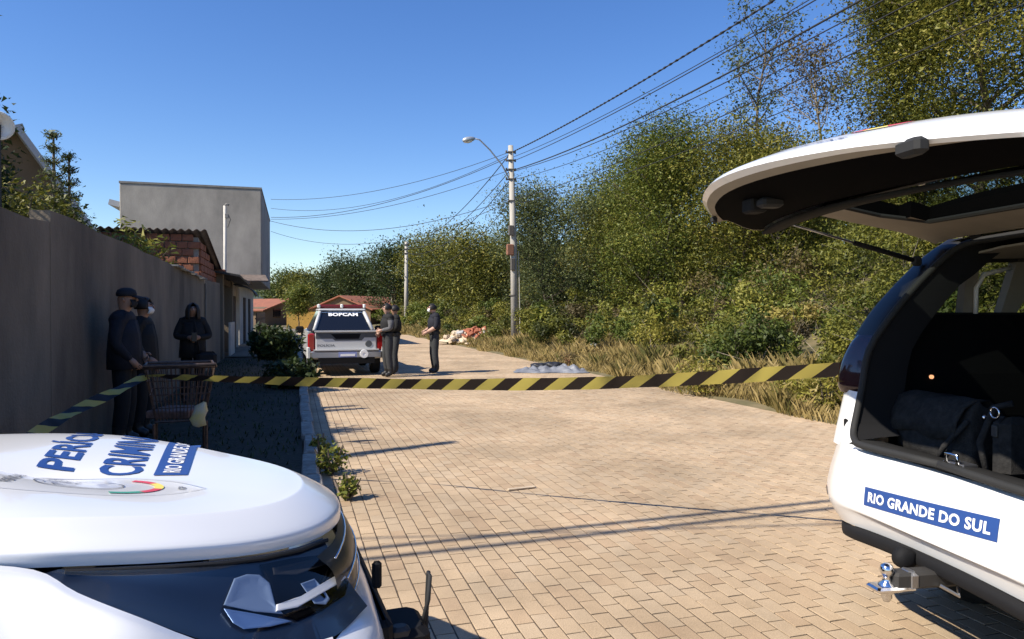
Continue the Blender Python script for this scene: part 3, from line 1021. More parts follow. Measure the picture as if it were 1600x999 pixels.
wall_piece('middle_panel', 7.22, 13.4, 2.42, M['render_wall'], z1b=2.36)
wall_piece('far_panel', 13.4, 18.6, 2.36, M['render_wall'], -.17, -.008, z1b=2.27)
cp = MB()
for i in range(18):
    cp.box((-.08, 14.0 + i * .25 + .12, 2.345 - i * .004 + rnd.gauss(0, .012)), (.30, .235, .03), rnd.gauss(0, .04))
cp.build('coping_tiles', M['cement_edge'], wl)
w2 = road_thing('boundary_wall', 'short paler rendered wall between the garden wall and the barred gate', 'wall', 0, -2.05)
wall_piece('panel', 18.62, 22.3, 2.28, M['render_wall2'], -.16, -.002, par=w2, z1b=2.33)
MB().tube([(.02, 18.6, .1), (.02, 18.6, 2.2)], .018, 6).build('downpipe', M['cement_edge'], w2)

# brick outbuilding with a corrugated lean-to roof
bh = road_thing('brick_house', 'red brick outbuilding with corrugated lean-to roof behind the garden wall', 'house', 19.5, -2.25)
ZA, ZB, LEN, WID = 3.50, 2.60, 4.7, 2.7
core = MB()
core.add([(-.05, .05, 0), (-WID, .05, 0), (-WID, .05, ZA - .12), (-.05, .05, ZA - .12), (-.05, LEN, 0), (-WID, LEN, 0), (-WID, LEN, ZB - .12), (-.05, LEN, ZB - .12)],
         [(0, 1, 2, 3), (5, 4, 7, 6), (4, 0, 3, 7), (1, 5, 6, 2), (3, 2, 6, 7)])
core.build('core', M['mortar'], bh)
bw, bhh = .27, .185
bms = []
for k in range(3):
    b_ = MB().bbox((0, 0, 0), (bw - .022, .09, bhh - .022), .008)
    b_.v = [(x + rnd.gauss(0, .003), y + rnd.gauss(0, .004), z + rnd.gauss(0, .003)) for x, y, z in b_.v]
    me = bpy.data.meshes.new('brick'); me.from_pydata(b_.v, [], b_.f); me.materials.append(M['brick']); bms.append(me)
def brick(x, y, z, rz):
    o = bpy.data.objects.new('brick', bms[rnd.randrange(3)])
    COL.objects.link(o); o.parent = bh
    o.location = (x, y, z); o.rotation_euler = (0, 0, rz)
r = 0
z = 1.7
while z < ZA - .1:
    k = 0
    x = -.02 - bw / 2 + (r % 2) * bw / 2
    while x > -WID + .1:
        if x < -.10:
            brick(x, .03 + rnd.gauss(0, .006), z, 0)
        x -= bw
    y = bw / 2 + (r % 2) * bw / 2
    while y < LEN - .1:
        if z < ZA - .1 - (ZA - ZB) * y / LEN:
            brick(-.035 + rnd.gauss(0, .005), y, z, math.pi / 2)
        y += bw
    z += bhh
    r += 1
rf = MB()
nx = 90
rows = []
for y in (-.18, LEN + .25):
    zz = ZA - (ZA - ZB) * y / LEN
    rows.append([(.16 - (WID + .3) * i / nx, y, zz + .028 * math.sin(i / nx * (WID + .3) / .177 * 2 * math.pi)) for i in range(nx + 1)])
rf.grid(rows)
rf.build('roof_sheet', M['fibre_roof'], bh, smooth=True, solid=.012)
MB().box((-1.6, -.02, 2.42), (1.3, .14, .5)).build('rendered_patch', M['cement'], bh)

# barred gate with porch
gt = road_thing('gate_porch', 'dark porch with barred gate, pillar and sloping awning beside the paler wall', 'porch', 22.3, -2.1)
MB().bbox((-.1, 1.1, 1.35), (.3, .32, 2.7), .015).build('pillar', M['render_wall2'], gt)
MB().bbox((-.1, 4.6, 1.3), (.3, .3, 2.6), .015).build('pillar', M['render_wall2'], gt)
MB().bbox((-.1, 1.1, 2.74), (.42, .44, .1), .02).build('pillar_cap', M['brick'], gt)
for k in range(8):
    MB().box((-.06, .10 + k * .12, 1.15), (.022, .022, 2.1)).build('bar', M['dark_metal'], gt)
for z in (.2, 1.2, 2.2):
    MB().box((-.06, .52, z), (.03, .95, .04)).build('rail', M['dark_metal'], gt)
MB().add([(.55, .6, 2.62), (.55, 5.2, 2.52), (-2.2, 5.2, 3.0), (-2.2, .6, 3.1)], [(0, 1, 2, 3)]).build('awning', M['dark_metal'], gt, solid=.06)
MB().box((-2.3, 3.0, 1.4), (.15, 6, 2.8)).build('back_wall', M['wood_dark'], gt)
MB().box((-1.2, 5.85, 1.35), (2.2, .12, 2.7)).build('side_wall', M['render_wall2'], gt)
MB().box((.12, 3.1, .62), (.06, 1.7, 1.1)).build('gate_panel', M['white_wall'], gt)
MB().box((-.1, 2.8, 2.46), (.16, 3.6, .18)).build('beam', M['wood_dark'], gt)

# low shopfront under the grey building
sh = road_thing('street_house', 'low street house with arched awning under the grey block', 'house', 28.2, -2.2)
MB().box((-1.6, 1.6, 1.3), (3.2, 3.2, 2.6)).build('wall', M['white_wall'], sh)
MB().box((.02, .9, 1.05), (.06, .9, 2.1)).build('door', M['wood_dark'], sh)
MB().box((.03, 2.2, 1.2), (.08, .16, 2.4)).build('white_post', M['white_wall'], sh)
aw = MB()
aw.grid([[(.02 + .75 * math.sin(a), y, 2.1 + .42 * math.cos(a)) for y in (.2, 1.6, 3.0)] for a in np.linspace(0, 1.5, 7)])
aw.build('awning', M['dark_metal'], sh, smooth=True, solid=.03)
MB().box((-1.4, 1.6, 2.66), (3.8, 3.5, .08)).build('roof', M['fibre_roof'], sh)

# grey rendered block
gb = road_thing('apartment_block', 'tall blank grey cement rendered block overhanging the pavement', 'building', 31.7, -1.3)
Z0, Z1 = py2z(441, 30), py2z(297, 30)
up = MB()
up.bbox((-2.65, 5.6, (Z0 + Z1) / 2), (5.3, 11.2, Z1 - Z0), .03)
up.build('upper_storey', M['cement'], gb)
MB().box((-2.65, 5.6, Z1 + .04), (5.34, 11.24, .08)).build('parapet', M['cement_edge'], gb)
MB().box((-3.3, 5.8, Z0 / 2), (4.8, 10.6, Z0 - .01)).build('lower_storey', M['white_wall'], gb)
MB().add([(-5.3, .2, Z1 - .72), (-5.3, 3.4, Z1 - .72), (-5.7, 3.4, Z1 - .62), (-5.7, .2, Z1 - .62)], [(0, 1, 2, 3)]).build('side_eave', M['roof_edge'], gb, solid=.22)
MB().add([(-1.5, -.02, Z0 + .25), (.15, -.02, Z0 + .25), (.3, -.75, Z0 - .02), (-1.5, -.75, Z0 - .02)], [(0, 1, 2, 3)]).build('front_awning', M['fibre_roof'], gb, solid=.05)
for y in (3.2, 6.9):
    MB().box((-.88, y, 1.1), (.08, 1.0, 2.1)).build('door', M['wood_dark'], gb)
# service mast
ms_y = 26.2
ms = empty('service_mast', (px2x(352, ms_y), ms_y, 0), RA)
tag(ms, 'thin pale service mast standing before the blank grey block', 'mast')
zt = py2z(322, ms_y)
MB().tube([(0, 0, 0), (0, 0, zt)], [.06, .05], 8).build('tube', M['white_wall'], ms, smooth=True)
MB().tube([(0, 0, zt - .02), (.05, -.02, zt + .06), (.14, -.04, zt + .02)], .035, 8).build('cable_head', M['cement_edge'], ms, smooth=True)
MB().bbox((.07, -.06, zt - .38), (.12, .1, .16), .01).build('insulator_box', M['cement_edge'], ms)
MB().tube([(.1, -.06, zt - .3), (.2, -.05, zt - .5), (.1, -.05, zt - .8)], .012, 6).build('loop_wire', M['cable'], ms)

# brown gabled house, far left behind the wall
hy = 13.0
bg = empty('gabled_house', (px2x(38, hy), hy, 0), R(37))
tag(bg, 'brown house gable rising behind the near end of the garden wall', 'house')
zr = py2z(206, hy)
k = .93
ga = [(-6.0, 0, 0), (1.55, 0, 0), (1.55, 0, zr - 2.35), (0.0, 0, zr - .02), (-6.0, 0, zr - 2.35)]
MB().prism(ga, (0, 6.5, 0)).build('walls', M['tan_wall'], bg)
MB().add([(-.02, -.22, zr), (1.75, -.22, zr - 2.68), (1.75, 6.7, zr - 2.68), (-.02, 6.7, zr)], [(0, 1, 2, 3)]).build('roof_slope', M['roof_edge'], bg, solid=.1)
MB().add([(.02, -.22, zr), (-6.2, -.22, zr - 2.42), (-6.2, 6.7, zr - 2.42), (.02, 6.7, zr)], [(3, 2, 1, 0)]).build('roof_slope', M['roof_edge'], bg, solid=-.1)

# satellite dish at the left edge
dy = 6.7
ds = empty('satellite_dish', (px2x(0, dy), dy, 0), R(20))
tag(ds, 'white satellite dish on a mast at the left edge above the wall', 'dish')
zd = py2z(196, dy)
MB().tube([(0, 0, 0), (0, 0, zd)], .02, 8).build('mast', M['dark_metal'], ds)
dd = MB()
dd.grid([[(rr * math.cos(a) * .10, rr * math.sin(a) * .10 - .16 * (rr * .10) ** 2 * 25, rr * .0) for a in np.linspace(0, 2 * math.pi, 25)] for rr in (0, .6, 1.0, 1.3)])
dd.v = [(x, .06 * ((x / .13) ** 2 + (y_ / .13) ** 2), y_) for (x, y_, _), (x2, y2, z2) in zip([(rr * math.cos(a) * .10, rr * math.sin(a) * .10, 0) for rr in (0, .6, 1.0, 1.3) for a in np.linspace(0, 2 * math.pi, 25)], dd.v)]
d_ = dd.build('reflector', M['white_vinyl'], ds, smooth=True, solid=.006)
d_.location = (0, 0, zd); d_.rotation_euler = (R(-20), 0, R(190))
f_ = MB().tube([(.0, -.02, -.1), (.02, -.17, -.06), (.02, -.2, 0)], .012, 6).build('feed_arm', M['dark_metal'], ds)
f_.location = (0, 0, zd)
MB().lathe((.02, -.2, zd), [(.01, -.03), (.03, -.02), (.03, .03), (.01, .04)], 10).build('feed_horn', M['dark_metal'], ds)

# ---------------------------------------------------------------- far houses
def far_house(label, x, y, wdt, dep, ze, zr_, rz, wall, roof):
    o = empty('far_house', (x, y, -.05), rz)
    tag(o, label, 'house', 'houses at the end of the road')
    MB().prism([(-wdt / 2, 0, 0), (wdt / 2, 0, 0), (wdt / 2, 0, ze), (0, 0, zr_ - .15), (-wdt / 2, 0, ze)], (0, dep, 0)).build('walls', wall, o)
    for sx in (-1, 1):
        MB().add([(0, -.4, zr_), (sx * (wdt / 2 + .5), -.4, ze - .2), (sx * (wdt / 2 + .5), dep + .4, ze - .2), (0, dep + .4, zr_)], [(0, 1, 2, 3)] if sx > 0 else [(3, 2, 1, 0)]).build('roof_slope', roof, o, solid=.12)
    for wx in (-wdt * .25, wdt * .25):
        MB().box((wx, -.03, 1.4), (1.1, .06, 1.0)).build('window', M['tinted'], o)
    return o
far_house('brown gabled house with orange tiled roof right behind the pickup cab', px2x(533, 78), 78, 7.5, 9, 2.0, py2z(461, 78), R(-22), M['tan_wall'], M['terracotta'])
far_house('low house with long orange tiled roof left of the street tree', px2x(452, 84), 84, 7.5, 10, 1.9, py2z(466, 84), R(60), M['tan_wall'], M['terracotta'])
yl = road_thing('ochre_wall', 'bright ochre garden wall beyond the street tree', 'wall', 62, .0)
MB().box((1.0, 0, .75), (3.2, .2, 1.5)).build('panel', M['ochre'], yl)
fn = road_thing('picket_fence', 'dark picket fence along the pavement beyond the grey block', 'fence', 44, -2.1)
for k in range(26):
    MB().box((0, k * .5, .75), (.04, .3, 1.4 + rnd.uniform(-.05, .05))).build('picket', M['wood_dark'], fn)
MB().box((-.05, 6.3, 1.1), (.04, 12.8, .08)).build('rail', M['wood_dark'], fn)

# ---------------------------------------------------------------- plants of the left side
def conifer(label, x, y, top, r, n_whorl, seed, kind='darkg', base=0.0, z_from=.15, lean=(0, 0)):
    rr = random.Random(seed)
    root = empty('conifer', (x, y, base))
    tag(root, label, 'tree')
    h = top - base
    tb = MB()
    tb.tube([(0, 0, 0), (.02 + lean[0] * .5, lean[1] * .5, h * .5), (lean[0], .02 + lean[1], h)], [.06, .04, .012], 7)
    C, Ti = [], []
    for k in range(n_whorl):
        f = z_from + (1 - z_from) * k / (n_whorl - 1)
        rad = r * (1.05 - f) * rr.uniform(.8, 1.15) + .04
        nb = 6
        for j in range(nb):
            a = j * 2 * math.pi / nb + k * .5 + rr.uniform(-.2, .2)
            p0 = Vector((lean[0] * f, lean[1] * f, f * h))
            p1 = p0 + Vector((math.cos(a) * rad * .6, math.sin(a) * rad * .6, .05 * rad))
            p2 = p0 + Vector((math.cos(a) * rad, math.sin(a) * rad, .38 * rad))
            tb.tube([p0, p1, p2], [.012, .008, .004], 4, cap=False)
            m = int(30 + 130 * rad)
            q = rng.uniform(.15, 1.05, m)[:, None]
            P = np.where(q < .6, np.array(p0) + (np.array(p1) - np.array(p0)) * q / .6, np.array(p1) + (np.array(p2) - np.array(p1)) * (q - .6) / .4)
            C.append(P + rng.normal(0, .028, (m, 3)))
    tb.build('trunk', M['bark'], root, smooth=True)
    C = np.concatenate(C)
    tag(leaf_obj('crown', C, .026, .5 + rng.normal(0, .2, len(C)), M['leaf_' + kind], root, .5, .3), kind='stuff')
    return root
conifer('tall slender conifer behind the wall beyond the left picture edge', -5.35, 4.85, 4.05, .26, 26, 4, 'darkg', z_from=.35, lean=(.85, 1.28))
conifer('young conifer with tiered branches just behind the wall pillar', px2x(84, 9.2), 9.2, py2z(213, 9.2), .55, 13, 1, 'blueg', z_from=.45)
conifer('smaller conifer right of the tiered one behind the wall', px2x(108, 9.6), 9.6, py2z(247, 9.6), .5, 11, 2, 'darkg', z_from=.5)
tree('dark_conifer', 'dark tree cut by the left picture edge above the wall', px2x(-45, 7.3), 7.3, py2z(120, 7.3), .40, kind='darkg', first=.35, limbs=14, nleaf=2600, leaf=.045, sig=.13, trunk_r=.06, base=0.0, seed=31, shape='cone')
bush('garden_bush', 'leafy bush behind the wall in front of the brown gable', px2x(20, 8.0), 8.0, 1.7, .62, 6500, .03, 'olive', 'shrub', None, 1.2, -.08)
bush('garden_bush', 'dark bush behind the wall right of the pillar under the conifers', px2x(92, 9.3), 9.3, 1.75, .5, 6500, .03, 'green', 'shrub', None, 1.25, -.25)
bush('garden_bush', 'small bush behind the wall between the conifers and the block', px2x(128, 10.2), 10.2, 2.0, .4, 3000, .032, 'darkg', 'shrub', None, 1.0, .1)
bush('fruit_tree_bush', 'bright green large leaved bush over the wall beside the brick outbuilding', px2x(203, 14.8), 14.8, 1.95, .70, 1500, .085, 'green', 'shrub', None, 1.1, .3, aspect=.26)
# weeds along the kerb that catch the sun, and dark shrubs on the shaded pavement
for i, (px, py, r, n, lab) in enumerate(((516, 742, .14, 380, 'sunlit green weeds at the kerb beside the bonnet nose'), (543, 782, .09, 220, 'low weeds with yellow tips nearest the bonnet nose'), (500, 715, .11, 240, 'small weeds at the near end of the kerb stones'))):
    y = FOC * EYE / (py - 487)
    bush('weed_clump', lab, px2x(px, y), y, .02, r, n, .026, 'green', 'weed', 'weeds at the kerb', 1.1, .12 + .1 * i, 5)
y = 14.6
bush('pavement_shrub', 'dark shaded shrub on the pavement left of the pickup', px2x(428, y), y, .55, .5, 1800, .07, 'darkg', 'shrub', None, .75, 0)
bush('pavement_shrub', 'low dark shrub mound at the kerb just left of the pickup wheel', px2x(455, 13.6), 13.6, .08, .5, 1700, .06, 'darkg', 'shrub', None, .6, -.1)
# weeds on the shaded strip
n = 3500
s = rng.uniform(4.5, 23, n); t = rng.uniform(-2.0, .05, n)
h = rng.uniform(.02, .07, n); a = rng.uniform(0, 6.28, n)
X = -math.sin(RA) * s + math.cos(RA) * t; Y = math.cos(RA) * s + math.sin(RA) * t
V = np.stack([np.stack([X - .01 * np.cos(a), Y - .01 * np.sin(a), 0 * s + .08], -1), np.stack([X + .01 * np.cos(a), Y + .01 * np.sin(a), 0 * s + .08], -1),
              np.stack([X + .04 * np.sin(a), Y - .04 * np.cos(a), .08 + h], -1)], 1).reshape(-1, 3)
tag(mesh_np('pavement_grass', V, np.arange(3 * n).reshape(-1, 3), M['leaf_darkg'], None, np.repeat(rng.random(n), 3)), 'short grass and weeds on the shaded pavement strip', 'grass', kind='stuff')

# ---------------------------------------------------------------- lettering helpers
def text_geo(body, size=1.0, bold=.02, spacing=1.0):
    cu = bpy.data.curves.new('txt', 'FONT')
    cu.body = body
    cu.size = size
    cu.offset = bold * size
    cu.space_character = spacing
    cu.fill_mode = 'FRONT'
    cu.resolution_u = 3
    ob = bpy.data.objects.new('txt', cu)
    COL.objects.link(ob)
    bpy.context.view_layer.update()
    me = bpy.data.meshes.new_from_object(ob.evaluated_get(bpy.context.evaluated_depsgraph_get()))
    V = [tuple(v.co) for v in me.vertices]
    F = [tuple(p.vertices) for p in me.polygons]
    bpy.data.objects.remove(ob)
    bpy.data.curves.remove(cu)
    bpy.data.meshes.remove(me)
    xs = [v[0] for v in V]; ys = [v[1] for v in V]
    return V, F, (min(xs), max(xs), min(ys), max(ys))
def text_fit(body, w_, h_, bold=.02, spacing=1.0):
    """letters scaled into a w x h rectangle centred on the origin, in the xy plane"""
    V, F, (x0, x1, y0, y1) = text_geo(body, 1.0, bold, spacing)
    return [((v[0] - (x0 + x1) / 2) / (x1 - x0) * w_, (v[1] - (y0 + y1) / 2) / (y1 - y0) * h_) for v in V], F
def decal(name, V2, F, fn, m, parent, mi=None):
    """flat print: 2D points laid onto a surface by fn(x, y) -> 3D point"""
    b_ = MB()
    b_.add([fn(*p) for p in V2], F)
    return b_.build(name, m, parent)
def rect_grid(w_, h_, nx, ny):
    V = [(-w_ / 2 + w_ * i / nx, -h_ / 2 + h_ * j / ny) for j in range(ny + 1) for i in range(nx + 1)]
    F = [(j * (nx + 1) + i, j * (nx + 1) + i + 1, (j + 1) * (nx + 1) + i + 1, (j + 1) * (nx + 1) + i) for j in range(ny) for i in range(nx)]
    return V, F

def wheel(parent, c, r=.38, wd=.25, side=1, n=28):
    o = MB().lathe((0, 0, 0), [(r * .62, -wd / 2), (r * .93, -wd / 2), (r, -wd * .36), (r, wd * .36), (r * .93, wd / 2), (r * .62, wd / 2)], n, 'Y').build('wheel', M['rubber'], parent, smooth=False)
    o.location = c
    MB().lathe((0, 0, 0), [(r * .60, -wd * .42), (r * .64, -wd * .5 - .004), (r * .64, wd * .5 + .004), (r * .60, wd * .42)], n, 'Y').build('rim', M['steel'], o, smooth=True)
    for k in range(5):
        a = k * 2 * math.pi / 5
        MB().box((math.cos(a) * r * .32, side * wd * .47, math.sin(a) * r * .32), (r * .62, .03, .07), 0, 0, 1, 0, -a).build('spoke', M['steel'], o)
    return o

# ---------------------------------------------------------------- the car on the left (only its bonnet and nose are in view)
# local x = forward with the nose at 0, local y = car's left side (far side), z up
LH = R(20)
lo = Vector((math.cos(LH) * .28 - math.sin(LH) * 2.50, math.sin(LH) * .28 + math.cos(LH) * 2.50, 0))
car = empty('police_suv', lo, LH)
tag(car, 'white police car with crest and blue lettering on its bonnet', 'car')
# outline of the bonnet from the right rear corner round the nose: (x, half width, lip height)
OUT = [(-1.32, .745, 1.03), (-1.08, .735, 1.022), (-.88, .715, 1.008), (-.68, .685, .984), (-.47, .61, .944), (-.27, .495, .904), (-.11, .345, .880), (-.025, .175, .872), (0, 0.0, .870)]
ring = []
for x, y, z in OUT: ring.append((x, -y, z))
for x, y, z in OUT[-2::-1]: ring.append((x, y, z))
ring = np.array(ring)
N_ = len(ring)
cen = np.array([-.72, 0, 0])
def inset(f, zup, spread=1.0):
    out = []
    for x, y, z in ring:
        yy = y * (1 - f)
        xx = x - (x + 1.32) * f * .62 if x > -1.32 else x
        out.append((xx, yy, z + zup))
    return np.array(out)
def hoodrow(f, zs):
    q = inset(f, 0)
    for i in range(N_):
        x = ring[i][0]
        k = sstep((x + 1.35) / 1.35)      # 1 at nose
        q[i][2] = ring[i][2] + zs[0] * (1 - k) + zs[1] * k
    return q
rows = [ring + np.array([0, 0, -.025]), ring, hoodrow(.012, (.006, .016)), hoodrow(.075, (.010, .050)), hoodrow(.14, (.036, .078)), hoodrow(.165, (.041, .083)), hoodrow(.28, (.046, .098)), hoodrow(.48, (.050, .114)), hoodrow(.75, (.053, .128)), hoodrow(1.0, (.054, .134))]
hood_pts = surf(rows, 3, 4)
hb = MB().grid([[tuple(p) for p in r_] for r_ in hood_pts], flip=True)
hood = hb.build('bonnet', M['white_paint'], car, smooth=True)
bvh = BVHTree.FromPolygons([Vector(p) for p in hb.v], [tuple(f) for f in hb.f])
def on_hood(x, y, lift=.0025):
    h_ = bvh.ray_cast(Vector((x, y, 2)), Vector((0, 0, -1)))
    z = h_[0].z if h_[0] is not None else .97
    return (x, y, z + lift)
# lettering: read by someone standing before the car, so lines run along +y and letter tops point to -x
def hood_fn(cx, cy, lift=.0025):
    return lambda a, b: on_hood(cx - b, cy + a, lift)
def densify(V, F, mx=.03):
    """split long triangles so that the print follows the curved bonnet"""
    V = list(V); out = []
    st = []
    for f in F:
        for i in range(1, len(f) - 1):
            st.append((f[0], f[i], f[i + 1]))
    while st:
        a, b, c = st.pop()
        L_ = [(math.dist(V[a], V[b]), a, b, c), (math.dist(V[b], V[c]), b, c, a), (math.dist(V[c], V[a]), c, a, b)]
        m, p, q, r_ = max(L_)
        if m > mx and len(out) < 6000:
            V.append(((V[p][0] + V[q][0]) / 2, (V[p][1] + V[q][1]) / 2))
            k = len(V) - 1
            st += [(p, k, r_), (k, q, r_)]
        else:
            out.append((a, b, c))
    return V, out
for word, cx, wd_, hh in (('PERÍCIA', -.865, .60, .125), ('CRIMINAL', -.675, .64, .125)):
    V2, F2 = densify(*text_fit(word, wd_, hh, .025))
    decal('lettering', V2, F2, hood_fn(cx, .36), M['blue_vinyl'], hood)
V2, F2 = rect_grid(.66, .10, 22, 4)
decal('lettering_panel', V2, F2, hood_fn(-.525, .36), M['blue_vinyl'], hood)
V2, F2 = densify(*text_fit('RIO GRANDE DO SUL', .60, .052, .02))
decal('lettering', V2, F2, hood_fn(-.525, .36, .004), M['white_vinyl'], hood)
# crest: thin shield outline, ribbon arc in the state colours, grey engraving
M['ink'] = mat('ink', (.12, .12, .13), .6)
M['ink_pale'] = mat('ink_pale', (.45, .45, .46), .6)
M['ink_red'] = mat('ink_red', (.60, .06, .09), .5)
M['ink_yellow'] = mat('ink_yellow', (.75, .62, .12), .5)
M['ink_green'] = mat('ink_green', (.06, .32, .22), .5)
CX, CY = -.72, -.165
def stroke(pts, wd_):
    V, F = [], []
    for i in range(len(pts)):
        a = np.array(pts[max(i - 1, 0)]); b = np.array(pts[min(i + 1, len(pts) - 1)])
        d = b - a; d = d / (np.linalg.norm(d) + 1e-9)
        nrm = np.array([-d[1], d[0]]) * wd_ / 2
        V += [tuple(np.array(pts[i]) + nrm), tuple(np.array(pts[i]) - nrm)]
    for i in range(len(pts) - 1):
        F.append((2 * i, 2 * i + 1, 2 * i + 3, 2 * i + 2))
    return V, F
sh_ = crom([(0, -.31), (.10, -.21), (.165, -.07), (.175, .10), (.15, .22)], 8)
shl = [tuple(p) for p in sh_]
shield = shl[::-1] + [(-x, y) for x, y in shl[1:]]
decal('crest_outline', *stroke(shield, .004), hood_fn(CX, CY), M['ink_pale'], hood)
for m_, a0, a1, r_, wd_ in (('ink_green', 200, 232, .125, .022), ('ink_red', 232, 262, .125, .024), ('ink_yellow', 262, 300, .125, .024), ('ink_red', 300, 330, .125, .022)):
    arc = [(r_ * 1.05 * math.cos(R(a)), -.015 + r_ * 1.35 * math.sin(R(a))) for a in np.linspace(a0, a1, 10)]
    decal('crest_ribbon', *stroke(arc, wd_), hood_fn(CX, CY), M[m_], hood)
oval = [(.085 * math.cos(a), .02 + .11 * math.sin(a)) for a in np.linspace(0, 2 * math.pi, 33)]
decal('crest_ring', *stroke(oval, .005), hood_fn(CX, CY), M['ink'], hood)
sc_b = MB()
for k in range(26):
    a = rnd.uniform(0, 6.28); r_ = rnd.uniform(0, .07)
    p = (r_ * math.cos(a), .05 + r_ * math.sin(a))
    q = (p[0] + rnd.uniform(-.02, .02), p[1] + rnd.uniform(-.025, .025))
    V2, F2 = stroke([p, q], .004)
    sc_b.add([hood_fn(CX, CY)(*v) for v in V2], F2)
sc_b.build('crest_engraving', M['ink'], hood)
for body, yy, w_, hh in (('IGP', -.245, .045, .022), ('PERÍCIAS', .185, .16, .04)):
    V2, F2 = text_fit(body, w_, hh, .02)
    decal('crest_text', V2, F2, hood_fn(CX, CY + (0 if body == 'IGP' else 0)), M['ink'], hood) if False else decal('crest_text', [(a, b + yy) for a, b in V2], F2, hood_fn(CX, CY), M['ink'], hood)

# headlamp: dark housing, reflector bowl, chrome bar, smoked lens
def pt(i):      # point on the right half outline, by parameter along OUT
    P = crom(np.array([(x, -y, z) for x, y, z in OUT]), 10)
    return P[int(round(i * 10))]
ht = [pt(3.0), pt(3.5), pt(4.0), pt(4.5), pt(5.05), pt(5.65), pt(6.25)]
ht = [np.array(p) + np.array([.004, -.006, -.028]) for p in ht]
hb_ = [np.array(p) for p in ((-.705, -.715, .955), (-.62, -.80, .930), (-.50, -.845, .885), (-.36, -.82, .80), (-.21, -.755, .735), (-.08, -.64, .695), (.025, -.47, .69))]
def lens(bulge, shrink=0.0):
    rows = []
    for f in (0, .25, .5, .75, 1):
        r_ = []
        for i in range(7):
            a, b = ht[i], hb_[i]
            p = a * (1 - f) + b * f
            outv = np.array([.55 + .45 * i / 6, -.75 + .35 * i / 6, .25])
            p = p + outv * bulge * math.sin(math.pi * f) * math.sin(math.pi * (.12 + .8 * i / 6))
            r_.append(p)
        rows.append(r_)
    return rows
M['lamp_navy'] = mat('lamp_navy', (.010, .014, .026), .3, coat=.3)
lamp_h = MB().grid([[tuple(p) for p in r_] for r_ in surf(lens(-.028), 4, 4)]).build('headlamp', M['lamp_navy'], car, smooth=True)
MB().grid([[tuple(p) for p in r_] for r_ in surf(lens(.035), 4, 4)]).build('lens', M['clear'], lamp_h, smooth=True)
M['lamp_blue'] = mat('lamp_blue', (.13, .17, .25), .4, metal=.7)
# lamp internals laid on the inner face of the lamp, outlines taken where the viewer's rays meet it
inner = surf(lens(-.018), 4, 4)
nI, mI = inner.shape[:2]
bvl = BVHTree.FromPolygons([Vector(q) for r_ in inner for q in r_], [(i * mI + j, i * mI + j + 1, (i + 1) * mI + j + 1, (i + 1) * mI + j) for i in range(nI - 1) for j in range(mI - 1)])
bpy.context.view_layer.update()
carinv = car.matrix_world.inverted()
eye_l = carinv @ Vector((0, 0, EYE))
def lamp_at(px, py, sink=0.0):
    d = carinv.to_3x3() @ Vector(((px - 800) / FOC, 1, (487 - py) / FOC))
    h_ = bvl.ray_cast(eye_l, d.normalized())
    if h_[0] is None:
        h_ = bvl.find_nearest(eye_l + d * 1.9)
    p = h_[0] + d.normalized() * sink
    return (p.x, p.y, p.z)
def lamp_piece(name, poly, m, sink=0.0, dish=0.0, depth=.004):
    """a small moulded piece: outline, bevelled rim and (for reflectors) a hollow centre"""
    c = (sum(q[0] for q in poly) / len(poly), sum(q[1] for q in poly) / len(poly))
    poly = [(a[0] + (b[0] - a[0]) * f, a[1] + (b[1] - a[1]) * f) for a, b in zip(poly, poly[1:] + poly[:1]) for f in (0, .08, .5, .92)]
    n = len(poly)
    rows = []
    for f, dz in ((1.0, depth), (1.0, 0.0), (.93, -.0015), (.75, dish * .5), (.45, dish * .85), (.1, dish), (.002, dish)):
        rows.append([lamp_at(c[0] + (q[0] - c[0]) * f, c[1] + (q[1] - c[1]) * f, sink + dz) for q in poly + poly[:1]])
    return MB().grid(rows, flip=True).build(name, m, lamp_h, smooth=True)
M['lamp_pale'] = mat('lamp_pale', (.22, .30, .44), .45, metal=.35)
M['lamp_wedge'] = mat('lamp_wedge', (.14, .24, .46), .4, metal=.3)
lamp_piece('bezel', [(404, 884), (455, 874), (506, 868), (536, 880), (544, 912), (538, 932), (500, 956), (462, 972), (432, 958), (420, 915)], M['gate_black'], .0, .004)
lamp_piece('reflector', [(347, 948), (364, 906), (384, 899), (404, 900), (420, 913), (429, 948), (441, 962), (395, 958)], M['lamp_pale'], -.003, .006)
lamp_piece('lower_reflector', [(347, 953), (395, 961), (456, 973), (420, 982), (379, 986), (362, 976)], M['lamp_wedge'], -.003, .003)
lamp_piece('upper_box', [(424, 889), (500, 873), (508, 884), (462, 900), (426, 900)], M['gray_trim'], -.005, .006)
lamp_piece('projector_glint', [(468, 914), (490, 906), (503, 920), (514, 938), (508, 947), (490, 946)], M['lamp_pale'], -.005, .008)  # pale patch: glint on the projector put in as colour
lamp_piece('light_bar', [(429, 958), (464, 951), (526, 915), (540, 904), (534, 896), (512, 908), (460, 939), (430, 947)], M['white_vinyl'], -.008, -.001)
MB().tube([ht[i] + np.array([.012, -.012, -.004]) for i in range(7)], .006, 6).build('seal', M['rubber'], lamp_h)

